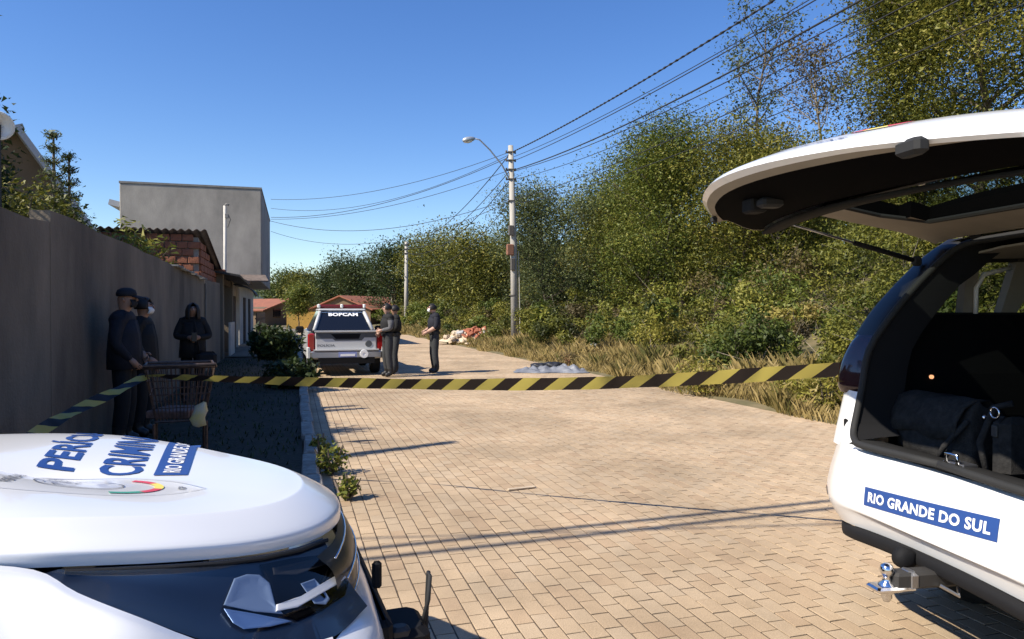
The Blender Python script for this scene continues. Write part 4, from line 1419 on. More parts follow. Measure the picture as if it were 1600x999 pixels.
# right wing, mirrored left wing, bumper, grille
def wing(sy):
    top = [(-1.32, .752, 1.025), (-1.05, .742, 1.015), (-.88, .722, 1.002), (-.72, .715, .968), (-.62, .80, .936), (-.50, .85, .888), (-.36, .828, .80), (-.21, .762, .735), (-.09, .655, .70)]
    low = [(-1.32, .93, .60), (-1.05, .945, .78), (-.88, .95, .80), (-.72, .945, .76), (-.62, .94, .70), (-.50, .925, .62), (-.36, .89, .58), (-.21, .82, .55), (-.10, .78, .53)]
    rows = []
    for f, o_ in ((0, 0), (.12, .028), (.35, .045), (.65, .028), (1, 0)):
        rows.append([np.array((a[0] * (1 - f) + b[0] * f, sy * -1 * (a[1] * (1 - f) + b[1] * f + o_), a[2] * (1 - f) + b[2] * f + o_ * .8)) for a, b in zip(top, low)])
    return MB().grid([[tuple(p) for p in r_] for r_ in surf(rows, 4, 4)], flip=(sy < 0)).build('wing', M['white_paint'], car, smooth=True)
wing(1); wing(-1)
# left lamp, simply mirrored housing
ml = MB().grid([[(p[0], -p[1], p[2]) for p in r_] for r_ in surf(lens(.03), 3, 3)], flip=True).build('headlamp', M['black_gloss'], car, smooth=True)
MB().grid([[(p[0], -p[1], p[2]) for p in r_] for r_ in surf(lens(.036), 3, 3)], flip=True).build('lens', M['clear'], ml, smooth=True)
# grille between the lamps
gp = []
for z, dx in ((.845, -.012), (.80, .03), (.74, .045), (.68, .05)):
    gp.append([(dx - .9 * (y / .52) ** 2 * .11 - (0.02 if abs(y) > .4 else 0), y, z - .0) for y in np.linspace(-.47, .47, 9)])
gr = MB().grid([[tuple(p) for p in r_] for r_ in surf(gp, 3, 3)], flip=True).build('grille', M['black_gloss'], car, smooth=True)
for z, dx in ((.825, .012), (.765, .046), (.705, .056)):
    MB().tube([(dx - .9 * (y / .52) ** 2 * .11 - .001, y, z) for y in np.linspace(-.44, .44, 13)], [.003] * 13, 6).build('chrome_bar', M['chrome'], gr, smooth=True)
bp_rows = []
for z, dx, wx in ((.69, .015, .80), (.64, .075, .86), (.56, .09, .90), (.46, .075, .92), (.38, .03, .90)):
    bp_rows.append([(dx - .06 * (abs(f) ** 2) - .42 * max(0, abs(f) - .55) ** 1.5, f * wx, z + (.03 if abs(f) < .6 else 0) * 0) for f in np.linspace(-1, 1, 15)])
MB().grid([[tuple(p) for p in r_] for r_ in surf(bp_rows, 3, 2)], flip=True).build('bumper', M['white_paint'], car, smooth=True)
MB().grid([[(dx - .06 * abs(f) ** 2 - .3 * max(0, abs(f) - .55) ** 1.5, f * wx, z) for f in np.linspace(-1, 1, 13)] for z, dx, wx in ((.39, .035, .86), (.32, .06, .84), (.26, .0, .8))], flip=True).build('lower_valance', M['black_plastic'], car, smooth=True)
MB().bbox((.075, -.02, .60), (.05, .9, .07), .015).build('air_intake', M['black_plastic'], car)
# black bracket with a strap loop in front of the bumper
bk = MB().bbox((.15, -.33, .52), (.14, .20, .12), .02).build('recovery_bracket', M['black_plastic'], car)
MB().tube([(.20, -.36, .54), (.225, -.365, .64), (.235, -.345, .705), (.235, -.325, .71), (.235, -.31, .64), (.23, -.31, .52), (.26, -.30, .44)], .007, 8).build('strap_loop', M['rubber'], bk, smooth=True)
MB().bbox((.13, -.40, .565), (.06, .05, .05), .01).build('shackle', M['dark_metal'], bk)
MB().bbox((.085, -.265, .70), (.03, .022, .085), .008).build('sensor_post', M['black_plastic'], car)
# cabin and rest of the body, behind the left picture edge
cab = MB()
pr = [(-1.30, 1.0), (-1.95, 1.52), (-2.2, 1.63), (-3.4, 1.66), (-4.1, 1.55), (-4.45, 1.05)]
for sx in (-1, 1):
    pass
rows = [[(x, y * wd_, z) for y in (-1, -.92, -.5, 0, .5, .92, 1)] for (x, z), wd_ in list(zip(pr, (.74, .66, .64, .64, .64, .72)))[1:]]
cab.grid(rows)
cab.build('roof', M['white_paint'], car, smooth=False)
for sy in (-1, 1):
    sd = MB()
    sd.add([(-1.30, sy * .80, .98), (-1.98, sy * .665, 1.50), (-2.2, sy * .645, 1.61), (-3.4, sy * .645, 1.64), (-4.1, sy * .66, 1.53), (-4.45, sy * .80, 1.0)], [(0, 1, 2, 3, 4, 5) if sy < 0 else (5, 4, 3, 2, 1, 0)])
    sd.build('side_glass', M['tinted'], car)
    MB().grid([[(x, sy * yy, z) for x in (-1.32, -2.2, -3.3, -4.5)] for yy, z in ((.80, .99), (.90, .93), (.95, .78), (.93, .42), (.88, .32))], flip=(sy < 0)).build('door_panel', M['white_paint'], car, smooth=True)
    MB().bbox((-1.62, sy * .98, 1.06), (.14, .2, .15), .04).build('mirror', M['white_paint'], car)
MB().add([(-1.33, -.7, .99), (-1.33, .7, .99), (-1.93, .62, 1.50), (-1.93, -.62, 1.50)], [(0, 1, 2, 3)]).build('windscreen', M['tinted'], car, solid=.01)
MB().grid([[(-4.5, y, z) for y in (-.9, 0, .9)] for z in (.35, .7, 1.05)], flip=False).build('tail_panel', M['white_paint'], car, solid=.02)
for x in (-.92, -3.65):
    for sy in (-1, 1):
        wheel(car, (x, sy * .80, .38), .38, .25, sy)
MB().box((-2.4, 0, .45), (3.9, 1.5, .3)).build('underbody', M['dark_trim'], car)

# ---------------------------------------------------------------- the SUV on the right with its tailgate open
SH = R(9)
suv = empty('boot_suv', (1.71, 2.87, 0), SH)
tag(suv, 'white police station wagon with raised tailgate and open dark boot', 'car')
# rear outline in plan: x (forward negative = out of the rear) as a function of half width
def sx_(l, k=1.0, e=.9):
    a = min(abs(l) / e, 1.0)
    return .20 * a ** 3.0 * k + .03 * a * a
# bumper: white, from the sill to the black lower trim
brows = []
for z, out, hw in ((.872, -.035, .86), (.855, .005, .885), (.80, .03, .905), (.70, .045, .93), (.60, .05, .95), (.52, .035, .945), (.45, .0, .92)):
    cols = []
    for f in np.linspace(-1, 1, 17):
        a = abs(f)
        x = -out + .05 * a * a + .16 * max(0, a - .6) ** 2 / .16 * .9
        zz = z
        if z > .84: zz = z + .0 + .10 * max(0, a - .72) ** 1.5 / .148
        elif z < .53: zz = z + .075 - .075 * min(1, a * 1.05) ** 2
        cols.append((x, f * hw, zz))
    # wrap round the corner
    cols = [(cols[0][0] + .42, -hw - .012, zz)] + [(cols[0][0] + .2, -hw - .01, zz)] + cols + [(cols[-1][0] + .2, hw + .01, zz), (cols[-1][0] + .42, hw + .012, zz)]
    brows.append(cols)
bs = surf(brows, 3, 3)
bumper_mb = MB().grid([[tuple(p) for p in r_] for r_ in bs], flip=False)
bump = bumper_mb.build('rear_bumper', M['white_paint'], suv, smooth=True)
bvb = BVHTree.FromPolygons([Vector(p) for p in bumper_mb.v], [tuple(f) for f in bumper_mb.f])
def on_bump(l, z, lift=.003):
    h_ = bvb.ray_cast(Vector((-1.5, l, z)), Vector((1, 0, 0)))
    x = h_[0].x if h_[0] is not None else 0
    return (x - lift, l, z)
# blue plate: reads left to right for someone behind the car; slightly tilted like the photograph's sticker
LC, ZC, SLOPE = .035, .711, -.085
lab_fn = lambda lift: (lambda a, b: on_bump(LC - a, ZC + b + SLOPE * (-a), lift))
V2, F2 = rect_grid(.735, .083, 20, 2)
pl_ = decal('lettering_panel', V2, F2, lab_fn(.003), M['blue_vinyl'], suv)
V2, F2 = densify(*text_fit('RIO GRANDE DO SUL', .675, .046, .035, 1.08))
decal('lettering', V2, F2, lab_fn(.0045), M['white_vinyl'], pl_)
# black lower trim
lrows = []
for z, out in ((.0, .012), (-.012, .034), (-.045, .036), (-.062, .02), (-.066, -.05)):
    cols = []
    for f in np.linspace(-1, 1, 15):
        a = abs(f)
        cols.append((-out + .05 * a * a + .10 * max(0, a - .6) ** 2 / .16, f * .80, .530 - .075 * min(1, a * 1.02) ** 2 + z))
    lrows.append(cols)
MB().grid([[tuple(p) for p in r_] for r_ in surf(lrows, 2, 2)]).build('lower_trim', M['black_plastic'], suv, smooth=True)
for sy in (-1, 1):
    V2, F2 = rect_grid(.055, .05, 3, 2)
    decal('reflector', V2, F2, lambda a, b: on_bump(sy * .915 + a, .575 + b, .004), M['red_lens'], suv)
# rear quarters: white strip under the lamp, lamp, dark pillar up to the roof
def quarter(sy):
    q = MB()
    rows = []
    for z, xo, lo_, li in ((.84, .10, .90, .65), (.95, .115, .888, .655), (1.05, .135, .882, .665), (1.12, .15, .88, .67)):
        rows.append([(xo + .45, sy * (lo_ + .035), z), (xo + .22, sy * (lo_ + .02), z), (xo + .06, sy * lo_, z), (xo, sy * (lo_ - .05), z), (xo - .03, sy * (li + .02), z), (xo + .03, sy * li, z)])
    q.grid([[tuple(p) for p in r_] for r_ in surf(rows, 3, 3)], flip=(sy > 0))
    q.build('rear_quarter', M['white_paint'], suv, smooth=True)
    lp = []
    for z, xo, lo_, li in ((1.105, .14, .888, .675), (1.15, .125, .892, .68), (1.25, .14, .888, .68), (1.35, .18, .874, .68), (1.40, .215, .86, .68)):
        lp.append([(xo + .30, sy * (lo_ + .01), z), (xo + .12, sy * (lo_ + .006), z), (xo + .02, sy * (lo_ - .02), z), (xo - .01, sy * (lo_ - .07), z), (xo + .02, sy * li, z)])
    l_ = MB().grid([[tuple(p) for p in r_] for r_ in surf(lp, 3, 3)], flip=(sy > 0)).build('tail_lamp', M['smoked_lens'], suv, smooth=True)
    MB().grid([[(p[0] - .012, p[1] + sy * .004, p[2]) for p in r_[1:3]] for r_ in lp[1:4]], flip=(sy > 0)).build('red_lens', M['red_lens'], l_, smooth=True)
    pil = []
    for z, xo, lo_, li in ((1.39, .21, .862, .68), (1.52, .285, .835, .655), (1.66, .395, .80, .625), (1.80, .52, .755, .595), (1.885, .615, .70, .59)):
        pil.append([(xo + .16, sy * (lo_ + .004), z), (xo + .03, sy * lo_, z), (xo, sy * (lo_ - .03), z), (xo + .015, sy * (li + .01), z), (xo + .06, sy * li, z)])
    MB().grid([[tuple(p) for p in r_] for r_ in surf(pil, 3, 2)], flip=(sy > 0)).build('rear_pillar', M['black_gloss'], suv, smooth=True)
    # light trim on the inside of the pillar
    pin = [[(xo + .06, sy * (li - .002), z), (xo + .24, sy * (li + .03), z)] for z, xo, lo_, li in ((1.36, .20, .862, .68), (1.52, .285, .835, .655), (1.66, .395, .80, .625), (1.80, .52, .755, .595))]
    MB().grid(pin, flip=(sy < 0)).build('pillar_trim', M['beige_trim'], suv, solid=.01)
    # rubber seal round the opening
    sl = [(.02, .0, .905), (.01, .45, .895), (.035, .56, .90), (.07, .625, .935), (.105, .65, 1.02), (.14, .66, 1.15), (.18, .665, 1.33), (.285, .645, 1.50), (.40, .615, 1.65), (.53, .58, 1.79), (.60, .545, 1.845), (.63, .45, 1.862), (.645, 0, 1.878)]
    sl = [(x - .012, sy * l, z) for x, l, z in sl]
    MB().tube(crom(sl, 3), .017, 8).build('boot_seal', M['rubber'], suv, smooth=True)
    # inner frame panel just inside the seal
    fr = []
    for d, k in ((0, 0), (.10, .03), (.20, .045)):
        fr.append([(x + d, y - sy * k * (1 if abs(y) > .3 else 0), z + (k * .6 if z < .95 else (-k * .5 if z > 1.7 else 0))) for x, y, z in crom(sl, 2)[4:]])
    MB().grid(fr, flip=(sy > 0)).build('inner_frame', M['dark_trim'], suv, smooth=True)
    MB().bbox((.100, sy * .735, .955), (.02, .042, .046), .004).build('buffer', M['black_plastic'], suv)
quarter(1); quarter(-1)
# boot floor, sill, side trims, seat backs, roof lining
MB().grid([[(x, y, z) for y in (-.58, -.4, 0, .4, .58)] for x, z in ((.0, .885), (.05, .905), (.14, .90), (.18, .86))]).build('boot_sill', M['gray_trim'], suv, smooth=True)
sk = MB().bbox((.10, 0, .905), (.07, .11, .014), .004).build('latch_plate', M['steel'], suv)
MB().tube([(.06, -.03, .905), (.06, -.03, .945), (.06, .03, .945), (.06, .03, .905)], .007, 8).build('striker', M['chrome'], sk, smooth=True)
MB().box((1.05, 0, .80), (1.8, 1.5, .05)).build('boot_floor', M['carpet'], suv)
for sy in (-1, 1):
    MB().grid([[(x, sy * y, z) for x in (.30, .7, 1.2, 1.9)] for y, z in ((.70, .82), (.70, 1.20), (.73, 1.42), (.745, 1.50))], flip=(sy > 0)).build('side_trim', M['carpet'], suv, solid=.02)
    # side walls with window openings: quarter window, door window
    for nm, poly in (('belt_rail', [(.36, 1.475), (2.0, 1.475), (2.0, 1.515), (.40, 1.515)]), ('roof_rail', [(.62, 1.77), (2.0, 1.79), (2.0, 1.88), (.66, 1.87)]),
                     ('window_pillar', [(.755, 1.50), (.83, 1.50), (.80, 1.78), (.735, 1.78)]), ('door_pillar', [(.98, 1.50), (1.07, 1.50), (1.20, 1.79), (1.02, 1.79)]), ('centre_pillar', [(1.72, 1.50), (1.86, 1.50), (1.86, 1.79), (1.74, 1.79)])):
        P = [(x, sy * (.745 - max(0, z - 1.5) * .22), z) for x, z in poly]
        MB().prism(P, (0, sy * .05, 0)).build(nm, M['beige_trim'] if nm in ('window_pillar', 'door_pillar') else M['gray_trim'], suv)
    MB().tube([(.815, sy * .725, 1.51), (.80, sy * .705, 1.64), (.83, sy * .69, 1.71), (.98, sy * .685, 1.745)], [.012] * 4, 8).build('belt_guide', M['white_vinyl'], suv, smooth=True)
    MB().add([(.46, sy * .79, 1.50), (2.0, sy * .79, 1.50), (2.0, sy * .73, 1.80), (.62, sy * .73, 1.79)], [(0, 1, 2, 3)]).build('side_window', M['glass'], suv)
    # body side
    side = MB()
    rows = []
    for yy, z in ((.79, 1.50), (.87, 1.42), (.915, 1.2), (.93, .95), (.94, .75), (.93, .5), (.88, .36)):
        rows.append([(x, sy * (yy - (.05 if x > 4.2 else 0)), z - (.25 if (x > 3.4 and z > 1.3) else 0) - (.1 if x > 4.3 and z > .9 else 0)) for x in (.50, 1.2, 2.2, 3.3, 3.6, 4.3, 4.7)])
    side.grid(rows, flip=(sy < 0))
    side.build('body_side', M['white_paint'], suv, smooth=True)
    MB().add([(2.0, sy * .79, 1.50), (3.3, sy * .79, 1.48), (2.75, sy * .72, 1.80), (2.0, sy * .73, 1.80)], [(0, 1, 2, 3)]).build('front_window', M['tinted'], suv)
    MB().bbox((3.05, sy * 1.0, 1.42), (.16, .22, .17), .04).build('mirror', M['white_paint'], suv)
    for x in (.88, 3.75):
        wheel(suv, (x, sy * .80, .39), .39, .26, sy)
seat = MB()
for y in (-.42, .42):
    seat.bbox((1.28, y, 1.1), (.16, .66, .62), .05)
seat.build('seat_back', M['fabric_black'], suv)
for y in (-.42, .42, -.3, .3):
    MB().bbox((1.30 if abs(y) > .35 else 2.1, y, 1.52), (.1, .26, .17), .04).build('headrest', M['fabric_black'], suv)
MB().box((2.2, 0, 1.1), (.14, 1.3, .7)).build('front_seats', M['fabric_black'], suv)
MB().box((3.0, 0, 1.0), (.3, 1.5, .6)).build('dashboard', M['carpet'], suv)
MB().grid([[(x, y, z - .05 * (y / .7) ** 2) for y in (-.72, -.4, 0, .4, .72)] for x, z in ((.66, 1.845), (1.2, 1.855), (2.8, 1.83))], flip=True).build('roof_lining', M['beige_trim'], suv, solid=.01)
rfg = [[(x, y, z - .055 * (y / .72) ** 2) for y in (-.74, -.6, -.3, 0, .3, .6, .74)] for x, z in ((.60, 1.915), (.8, 1.93), (1.4, 1.945), (2.3, 1.92), (2.8, 1.85), (3.3, 1.5))]
MB().grid([[tuple(p) for p in r_] for r_ in surf(rfg, 3, 3)]).build('roof', M['white_paint'], suv, smooth=True)
MB().grid([[(x, y, z) for y in (-.8, -.4, 0, .4, .8)] for x, z in ((3.3, 1.22), (3.8, 1.2), (4.4, 1.1), (4.72, .9), (4.75, .4))], flip=False).build('bonnet', M['white_paint'], suv, smooth=True)
MB().box((2.4, 0, .5), (4.3, 1.55, .28)).build('underbody', M['dark_trim'], suv)
il = MB().lathe((.52, .672, 1.19), [(.0, -.004), (.010, -.004), (.010, .006), (.0, .01)], 12, 'Y').build('boot_light', mat('boot_lamp', (.9, .5, .3), .3, emis=((1, .45, .2), .8)), suv)
# tow bar
tow = MB().bbox((.16, .05, .46), (.09, 1.3, .08), .01).build('tow_beam', M['black_plastic'], suv)
MB().bbox((-.03, 0, .455), (.36, .075, .065), .01).build('receiver', M['dark_metal'], tow)
MB().bbox((-.13, 0, .455), (.05, .082, .07), .012).build('bright_block', M['steel'], tow)
MB().bbox((-.205, 0, .425), (.17, .085, .022), .008).build('ball_mount', M['chrome'], tow)
MB().lathe((-.225, 0, .40), [(.012, -.03), (.02, -.015), (.02, .0), (.033, .012), (.033, .04), (.017, .05), (.015, .07), (.022, .078), (.027, .095), (.022, .113), (.01, .121)], 18).build('tow_ball', M['chrome'], tow, smooth=True)
MB().lathe((-.07, .09, .50), [(.02, -.02), (.045, -.01), (.045, .03), (.02, .04)], 14, 'Y').build('socket', M['black_plastic'], tow, smooth=True)
MB().tube([(-.03, -.05, .44), (.02, -.09, .41), (.05, -.05, .45)], .008, 8).build('pin', M['steel'], tow)

# tailgate, raised
def gate_x(l, base):            # plan bow: outer edge drawn in towards the corners
    a = min(1, abs(l) / .93)
    return base
prof_o = [(.56, 1.925), (.40, 2.005), (.15, 2.09), (-.12, 2.15), (-.42, 2.17), (-.68, 2.13), (-.86, 2.07), (-.90, 2.04)]
prof_i = [(.56, 1.885), (.40, 1.925), (.15, 1.985), (-.12, 2.035), (-.30, 1.975), (-.55, 1.95), (-.79, 1.995), (-.875, 2.02)]
LS = np.array([-.93, -.88, -.78, -.66, -.5, -.25, 0, .25, .5, .66, .78, .88, .93])
def gate_pts(prof, drop):
    rows = []
    for k, (x, z) in enumerate(prof):
        f = k / (len(prof) - 1)
        half = .70 + .22 * sstep(f * 1.6)
        r_ = []
        for l in LS:
            a = abs(l) / .93
            xx = x
            if x < 0:
                xx = x * (1 - .42 * a ** 1.9)
            zz = z - drop * a ** 2.2 * (.5 + .5 * (1 - abs(2 * f - 1)))
            r_.append((xx, l / .93 * half, zz))
        rows.append(r_)
    return np.array(rows)
GO = gate_pts(prof_o, .10)
GI = gate_pts(prof_i, .01)
GI[:, :, 2] = np.minimum(GI[:, :, 2], GO[:, :, 2] - .012)
KR, KC = 3, 3
GOs, GIs = surf(GO, KR, KC), surf(GI, KR, KC)
nr, nc = GOs.shape[:2]
wr0, wr1 = int(1.4 * KR), int(3.4 * KR)          # window rows
wc0, wc1 = 3 * KC, 9 * KC                        # window columns
def inwin(i, j):
    if not (wr0 <= i < wr1 and wc0 <= j < wc1): return False
    ci, cj = min(i - wr0, wr1 - 1 - i), min(j - wc0, wc1 - 1 - j)
    return not (ci == 0 and cj < 2)
gs = MB()
gs.grid([[tuple(p) for p in r_] for r_ in GOs], skip=inwin, flip=True)
# rim: outer edge folded under
rim = []
edge_o = [GOs[i, 0] for i in range(nr)] + [GOs[-1, j] for j in range(1, nc)] + [GOs[i, -1] for i in range(nr - 2, -1, -1)]
edge_i = [GIs[i, 0] for i in range(nr)] + [GIs[-1, j] for j in range(1, nc)] + [GIs[i, -1] for i in range(nr - 2, -1, -1)]
gs.grid([[tuple(p) for p in edge_o], [tuple(p) for p in edge_i]])
gate = gs.build('tailgate', M['white_paint'], suv, smooth=True)
rimw = int(1.4 * KR)
# inner side: pale rim strip, dark trim panel, pale window frame
def region(test, dz=0.0):
    b_ = MB()
    b_.grid([[(p[0], p[1], p[2] + dz) for p in r_] for r_ in GIs], skip=lambda i, j: not test(i, j))
    return b_
isrim = lambda i, j: i >= nr - 1 - 2 or ((j < 1 or j >= nc - 2) and i > wr1)
islow = lambda i, j: i >= wr1 + 1 and not isrim(i, j)
isfr = lambda i, j: i < wr1 + 1 and not inwin(i, j)
region(isrim).build('inner_rim', M['beige_trim'], gate, smooth=True)
region(lambda i, j: islow(i, j) and i >= nr - 1 - 7).build('trim_channel', M['gate_black'], gate, smooth=True)
region(lambda i, j: islow(i, j) and i < nr - 1 - 7, -.012).build('trim_panel', M['gray_trim'], gate, smooth=True, solid=.015)
region(isfr).build('window_frame', M['beige_trim'], gate, smooth=True)
rv = MB()
for i in range(nr - 1):
    for j in range(nc - 1):
        if not inwin(i, j): continue
        for (di, dj), (a, b) in (((-1, 0), ((i, j), (i, j + 1))), ((1, 0), ((i + 1, j), (i + 1, j + 1))), ((0, -1), ((i, j), (i + 1, j))), ((0, 1), ((i, j + 1), (i + 1, j + 1)))):
            if not inwin(i + di, j + dj):
                rv.add([GOs[a], GOs[b], GIs[b], GIs[a]], [(0, 1, 2, 3)])
rv.build('window_reveal', M['gate_black'], gate)
gl_ = MB()
gl_.grid([[tuple((GOs[i, j] + GIs[i, j]) / 2 + np.array([0, 0, .02])) for j in range(wc0 - 1, wc1 + 2)] for i in range(wr0 - 1, wr1 + 2)])
gl_.build('rear_window', M['glass'], gate, smooth=True)
ws = []
for i, j in [(wr0, wc0 + 2), (wr0, wc1 - 2), (wr0 + 1, wc1 - 1), (wr0 + 2, wc1), (wr1 - 2, wc1), (wr1 - 1, wc1 - 1), (wr1, wc1 - 2), (wr1, wc0 + 2), (wr1 - 1, wc0 + 1), (wr1 - 2, wc0), (wr0 + 2, wc0), (wr0 + 1, wc0 + 1), (wr0, wc0 + 2)]:
    ws.append(GIs[i, j])
MB().tube(ws, .011, 6).build('window_seal', M['rubber'], gate)
def gate_pt(row, l, side='i', dz=0.0):
    A = GIs if side == 'i' else GOs
    i = row * KR
    i0 = min(int(i), nr - 2); f = i - i0
    ls = A[i0, :, 1]
    j = int(np.clip(np.searchsorted(ls, l), 1, nc - 1))
    g = (l - ls[j - 1]) / (ls[j] - ls[j - 1])
    p = (A[i0, j - 1] * (1 - g) + A[i0, j] * g) * (1 - f) + (A[i0 + 1, j - 1] * (1 - g) + A[i0 + 1, j] * g) * f
    return (float(p[0]), float(p[1]), float(p[2]) + dz)
p = gate_pt(5.6, .20)
MB().bbox((p[0], p[1], p[2] - .02), (.07, .09, .06), .008).build('pull_handle', M['gray_trim'], gate)
MB().bbox((p[0] + .02, p[1] - .09, p[2] - .02), (.09, .07, .04), .01).build('handle_recess', M['rubber'], gate)
p = gate_pt(6.2, -.69)
MB().bbox((p[0] - .05, p[1], p[2] - .0), (.05, .10, .05), .012).build('gate_latch', M['rubber'], gate)
p = gate_pt(6.9, .80)
MB().bbox((p[0], p[1], p[2] - .015), (.03, .025, .03), .005).build('bump_stop', M['rubber'], gate)
# print on the outside of the gate: crest colours and small lettering
def gate_fn(row_c, l_c):
    def fn(a, b):       # a to the reader's right, b up the panel (towards the hinge)
        return gate_pt(row_c - b / .26, l_c - a, 'o', .004)
    return fn
for m_, a0, a1 in (('ink_green', 200, 232), ('ink_red', 232, 262), ('ink_yellow', 262, 300), ('ink_red', 300, 335)):
    arc = [(.10 * math.cos(R(a)), .11 * math.sin(R(a))) for a in np.linspace(a0, a1, 8)]
    decal('crest_ribbon', *stroke(arc, .045), gate_fn(4.7, -.45), M[m_], gate)
V2, F2 = densify(*text_fit('PERÍCIAS', .30, .04, .02))
decal('lettering', V2, F2, gate_fn(5.6, -.30), M['ink'], gate)
V2, F2 = rect_grid(.5, .07, 10, 3)
decal('lettering_panel', V2, F2, gate_fn(4.2, .10), M['blue_vinyl'], gate)
# gas struts and hinges
for sy in (-1, 1):
    a = Vector((.455, sy * .70, 1.775)); b = Vector(gate_pt(4.0, sy * .80))
    m_ = a.lerp(b, .48)
    st = MB().tube([a, m_], .013, 10).build('gas_strut', M['black_plastic'], suv, smooth=True)
    MB().tube([m_, b], .006, 8).build('piston_rod', M['steel'], st, smooth=True)
    MB().bbox((.455, sy * .70, 1.775), (.05, .03, .05), .01).build('strut_mount', M['rubber'], st)
    MB().tube([(.62, sy * .50, 1.885), (.575, sy * .50, 1.925), (.53, sy * .50, 1.925)], [.03, .028, .02], 8).build('hinge', M['rubber'], suv, smooth=True)

# kit bag in the boot
bag = empty('kit_bag', suv.matrix_basis @ Vector((.38, .40, .83)), SH)
tag(bag, 'soft black canvas kit bag standing in the open boot', 'bag')
rows = []
for z, hx, hy, sgn in ((0, .10, .24, 0), (.06, .125, .26, 0), (.16, .12, .25, 0), (.24, .085, .235, 0), (.285, .03, .225, 0)):
    rows.append([(hx * math.copysign(abs(math.cos(a)) ** .5, math.cos(a)) + .012 * math.sin(3 * a + z * 20), hy * math.copysign(abs(math.sin(a)) ** .45, math.sin(a)) + .01 * math.cos(4 * a), z + .016 * math.sin(5 * a) * (z > .2)) for a in np.linspace(0, 2 * math.pi, 25)])
MB().grid([[tuple(p) for p in r_] for r_ in surf(rows, 3, 1)], flip=True).build('body', M['fabric_black'], bag, smooth=True)
MB().grid([[(x + .006 * math.sin(y * 31), y * (1 + .1 * x), z + .008 * math.sin(y * 25 + x * 40)) for y in np.linspace(-.21, .21, 13)] for x, z in ((.03, .297), (-.04, .305), (-.095, .275), (-.135, .205), (-.145, .13))]).build('flap', M['fabric_black'], bag, smooth=True, solid=.008)
MB().tube([(-.10, -.235, .22), (-.16, -.17, .1), (-.14, -.10, .015)], .012, 8).build('strap', M['fabric_black'], bag, smooth=True)
for y, z in ((.245, .24), (-.245, .235)):
    MB().lathe((-.03, y, z), [(.004, -.012), (.012, -.008), (.012, .008), (.004, .012)], 10, 'Y').build('buckle', M['chrome'], bag, smooth=True)
tp = empty('tripod_bag', suv.matrix_basis @ Vector((.36, .02, .83)), SH)
tag(tp, 'narrow black shoulder bag with ring buckles beside the kit bag in the boot', 'bag')
MB().bbox((0, 0, .13), (.16, .09, .26), .03).build('body', M['fabric_black'], tp)
MB().tube([(-.07, .05, .0), (-.09, .07, .14), (-.04, .05, .29), (.0, 0, .31)], .014, 8).build('strap', M['fabric_black'], tp, smooth=True)
ringp = [(-.085, -.0 + .022 * math.cos(a), .275 + .022 * math.sin(a)) for a in np.linspace(0, 2 * math.pi, 15)]
MB().tube(ringp, .004, 6).build('ring', M['chrome'], tp, smooth=True)
MB().bbox((-.085, .0, .20), (.012, .03, .05), .004).build('clip', M['dark_metal'], tp)

# ---------------------------------------------------------------- pickup parked at the left kerb
pk = empty('police_pickup', Vector((px2x(541, 17.0), 17.0, 0)), RA + R(1.5))
tag(pk, 'white and grey police pickup with red light bar parked at the left kerb', 'pickup')
M['grey_vinyl'] = mat('grey_vinyl', (.075, .08, .085), .5)
M['pickup_white'] = mat('pickup_white', (.52, .52, .51), .35, coat=.4)
HW = .88
# local x = right, y = forward, z up
tg = MB().bbox((0, .02, .83), (1.42, .07, .46), .02).build('tailgate', M['pickup_white'], pk)
MB().box((0, -.02, 1.055), (1.46, .09, .035)).build('gate_rail', M['pickup_white'], tg)
MB().add([(-.70, -.019, 1.02), (.70, -.019, 1.02), (.70, -.019, .90), (.42, -.019, .90), (.36, -.019, .83), (-.26, -.019, .83), (-.32, -.019, .88), (-.70, -.019, .88)], [(0, 7, 6, 5, 4, 3, 2, 1)]).build('grey_band', M['grey_vinyl'], tg)
MB().add([(-.36, -.022, .99), (.34, -.022, .99), (.29, -.022, .87), (-.24, -.022, .87)], [(0, 3, 2, 1)]).build('handle_recess', M['dark_trim'], tg)
V2, F2 = text_fit('POLÍCIA', .40, .065, .02)
decal('lettering', V2, F2, lambda a, b: (-.46 + a, -.0195, .725 + b), M['grey_vinyl'], tg)
MB().lathe((.52, -.018, .75), [(.0, -.006), (.075, -.006), (.08, 0)], 20, 'Y').build('badge', M['grey_vinyl'], tg)
for sx in (-1, 1):
    MB().bbox((sx * .80, .06, .80), (.16, .14, .42), .03).build('tail_lamp', M['red_lens'], pk)
    MB().grid([[(sx * (HW + .02 * math.sin(k * 1.1)), y, z) for y in (.02, .5, 1.4, 3.2, 4.1)] for k, z in enumerate((.42, .62, .85, 1.05))], flip=(sx < 0)).build('bed_side', M['pickup_white'], pk, solid=.03)
    MB().bbox((sx * .86, .06, .55), (.10, .16, .3), .03).build('corner', M['pickup_white'], pk)
    MB().tube([(sx * .70, .62, 1.06), (sx * .52, 1.12, 1.56)], .045, 8).build('cab_pillar', M['pickup_white'], pk, smooth=True)
    MB().bbox((sx * 1.0, 1.75, 1.06), (.20, .1, .17), .03).build('mirror', M['black_plastic'], pk)
    for y in (.75, 3.3):
        o_ = wheel(pk, (sx * .76, y, .32), .32, .21, 1)
        o_.rotation_euler = (0, 0, math.pi / 2)
bm = MB().bbox((0, -.05, .50), (1.66, .16, .19), .035).build('bumper', M['steel'], pk)
MB().box((0, -.06, .615), (1.5, .15, .03)).build('step_pad', M['pickup_white'], bm)
pt_ = MB().box((.02, -.137, .505), (.42, .012, .125)).build('number_plate', mat('plate_blue', (.22, .26, .50), .5), bm)
MB().box((.02, -.146, .495), (.34, .004, .055)).build('plate_strip', M['white_vinyl'], pt_)
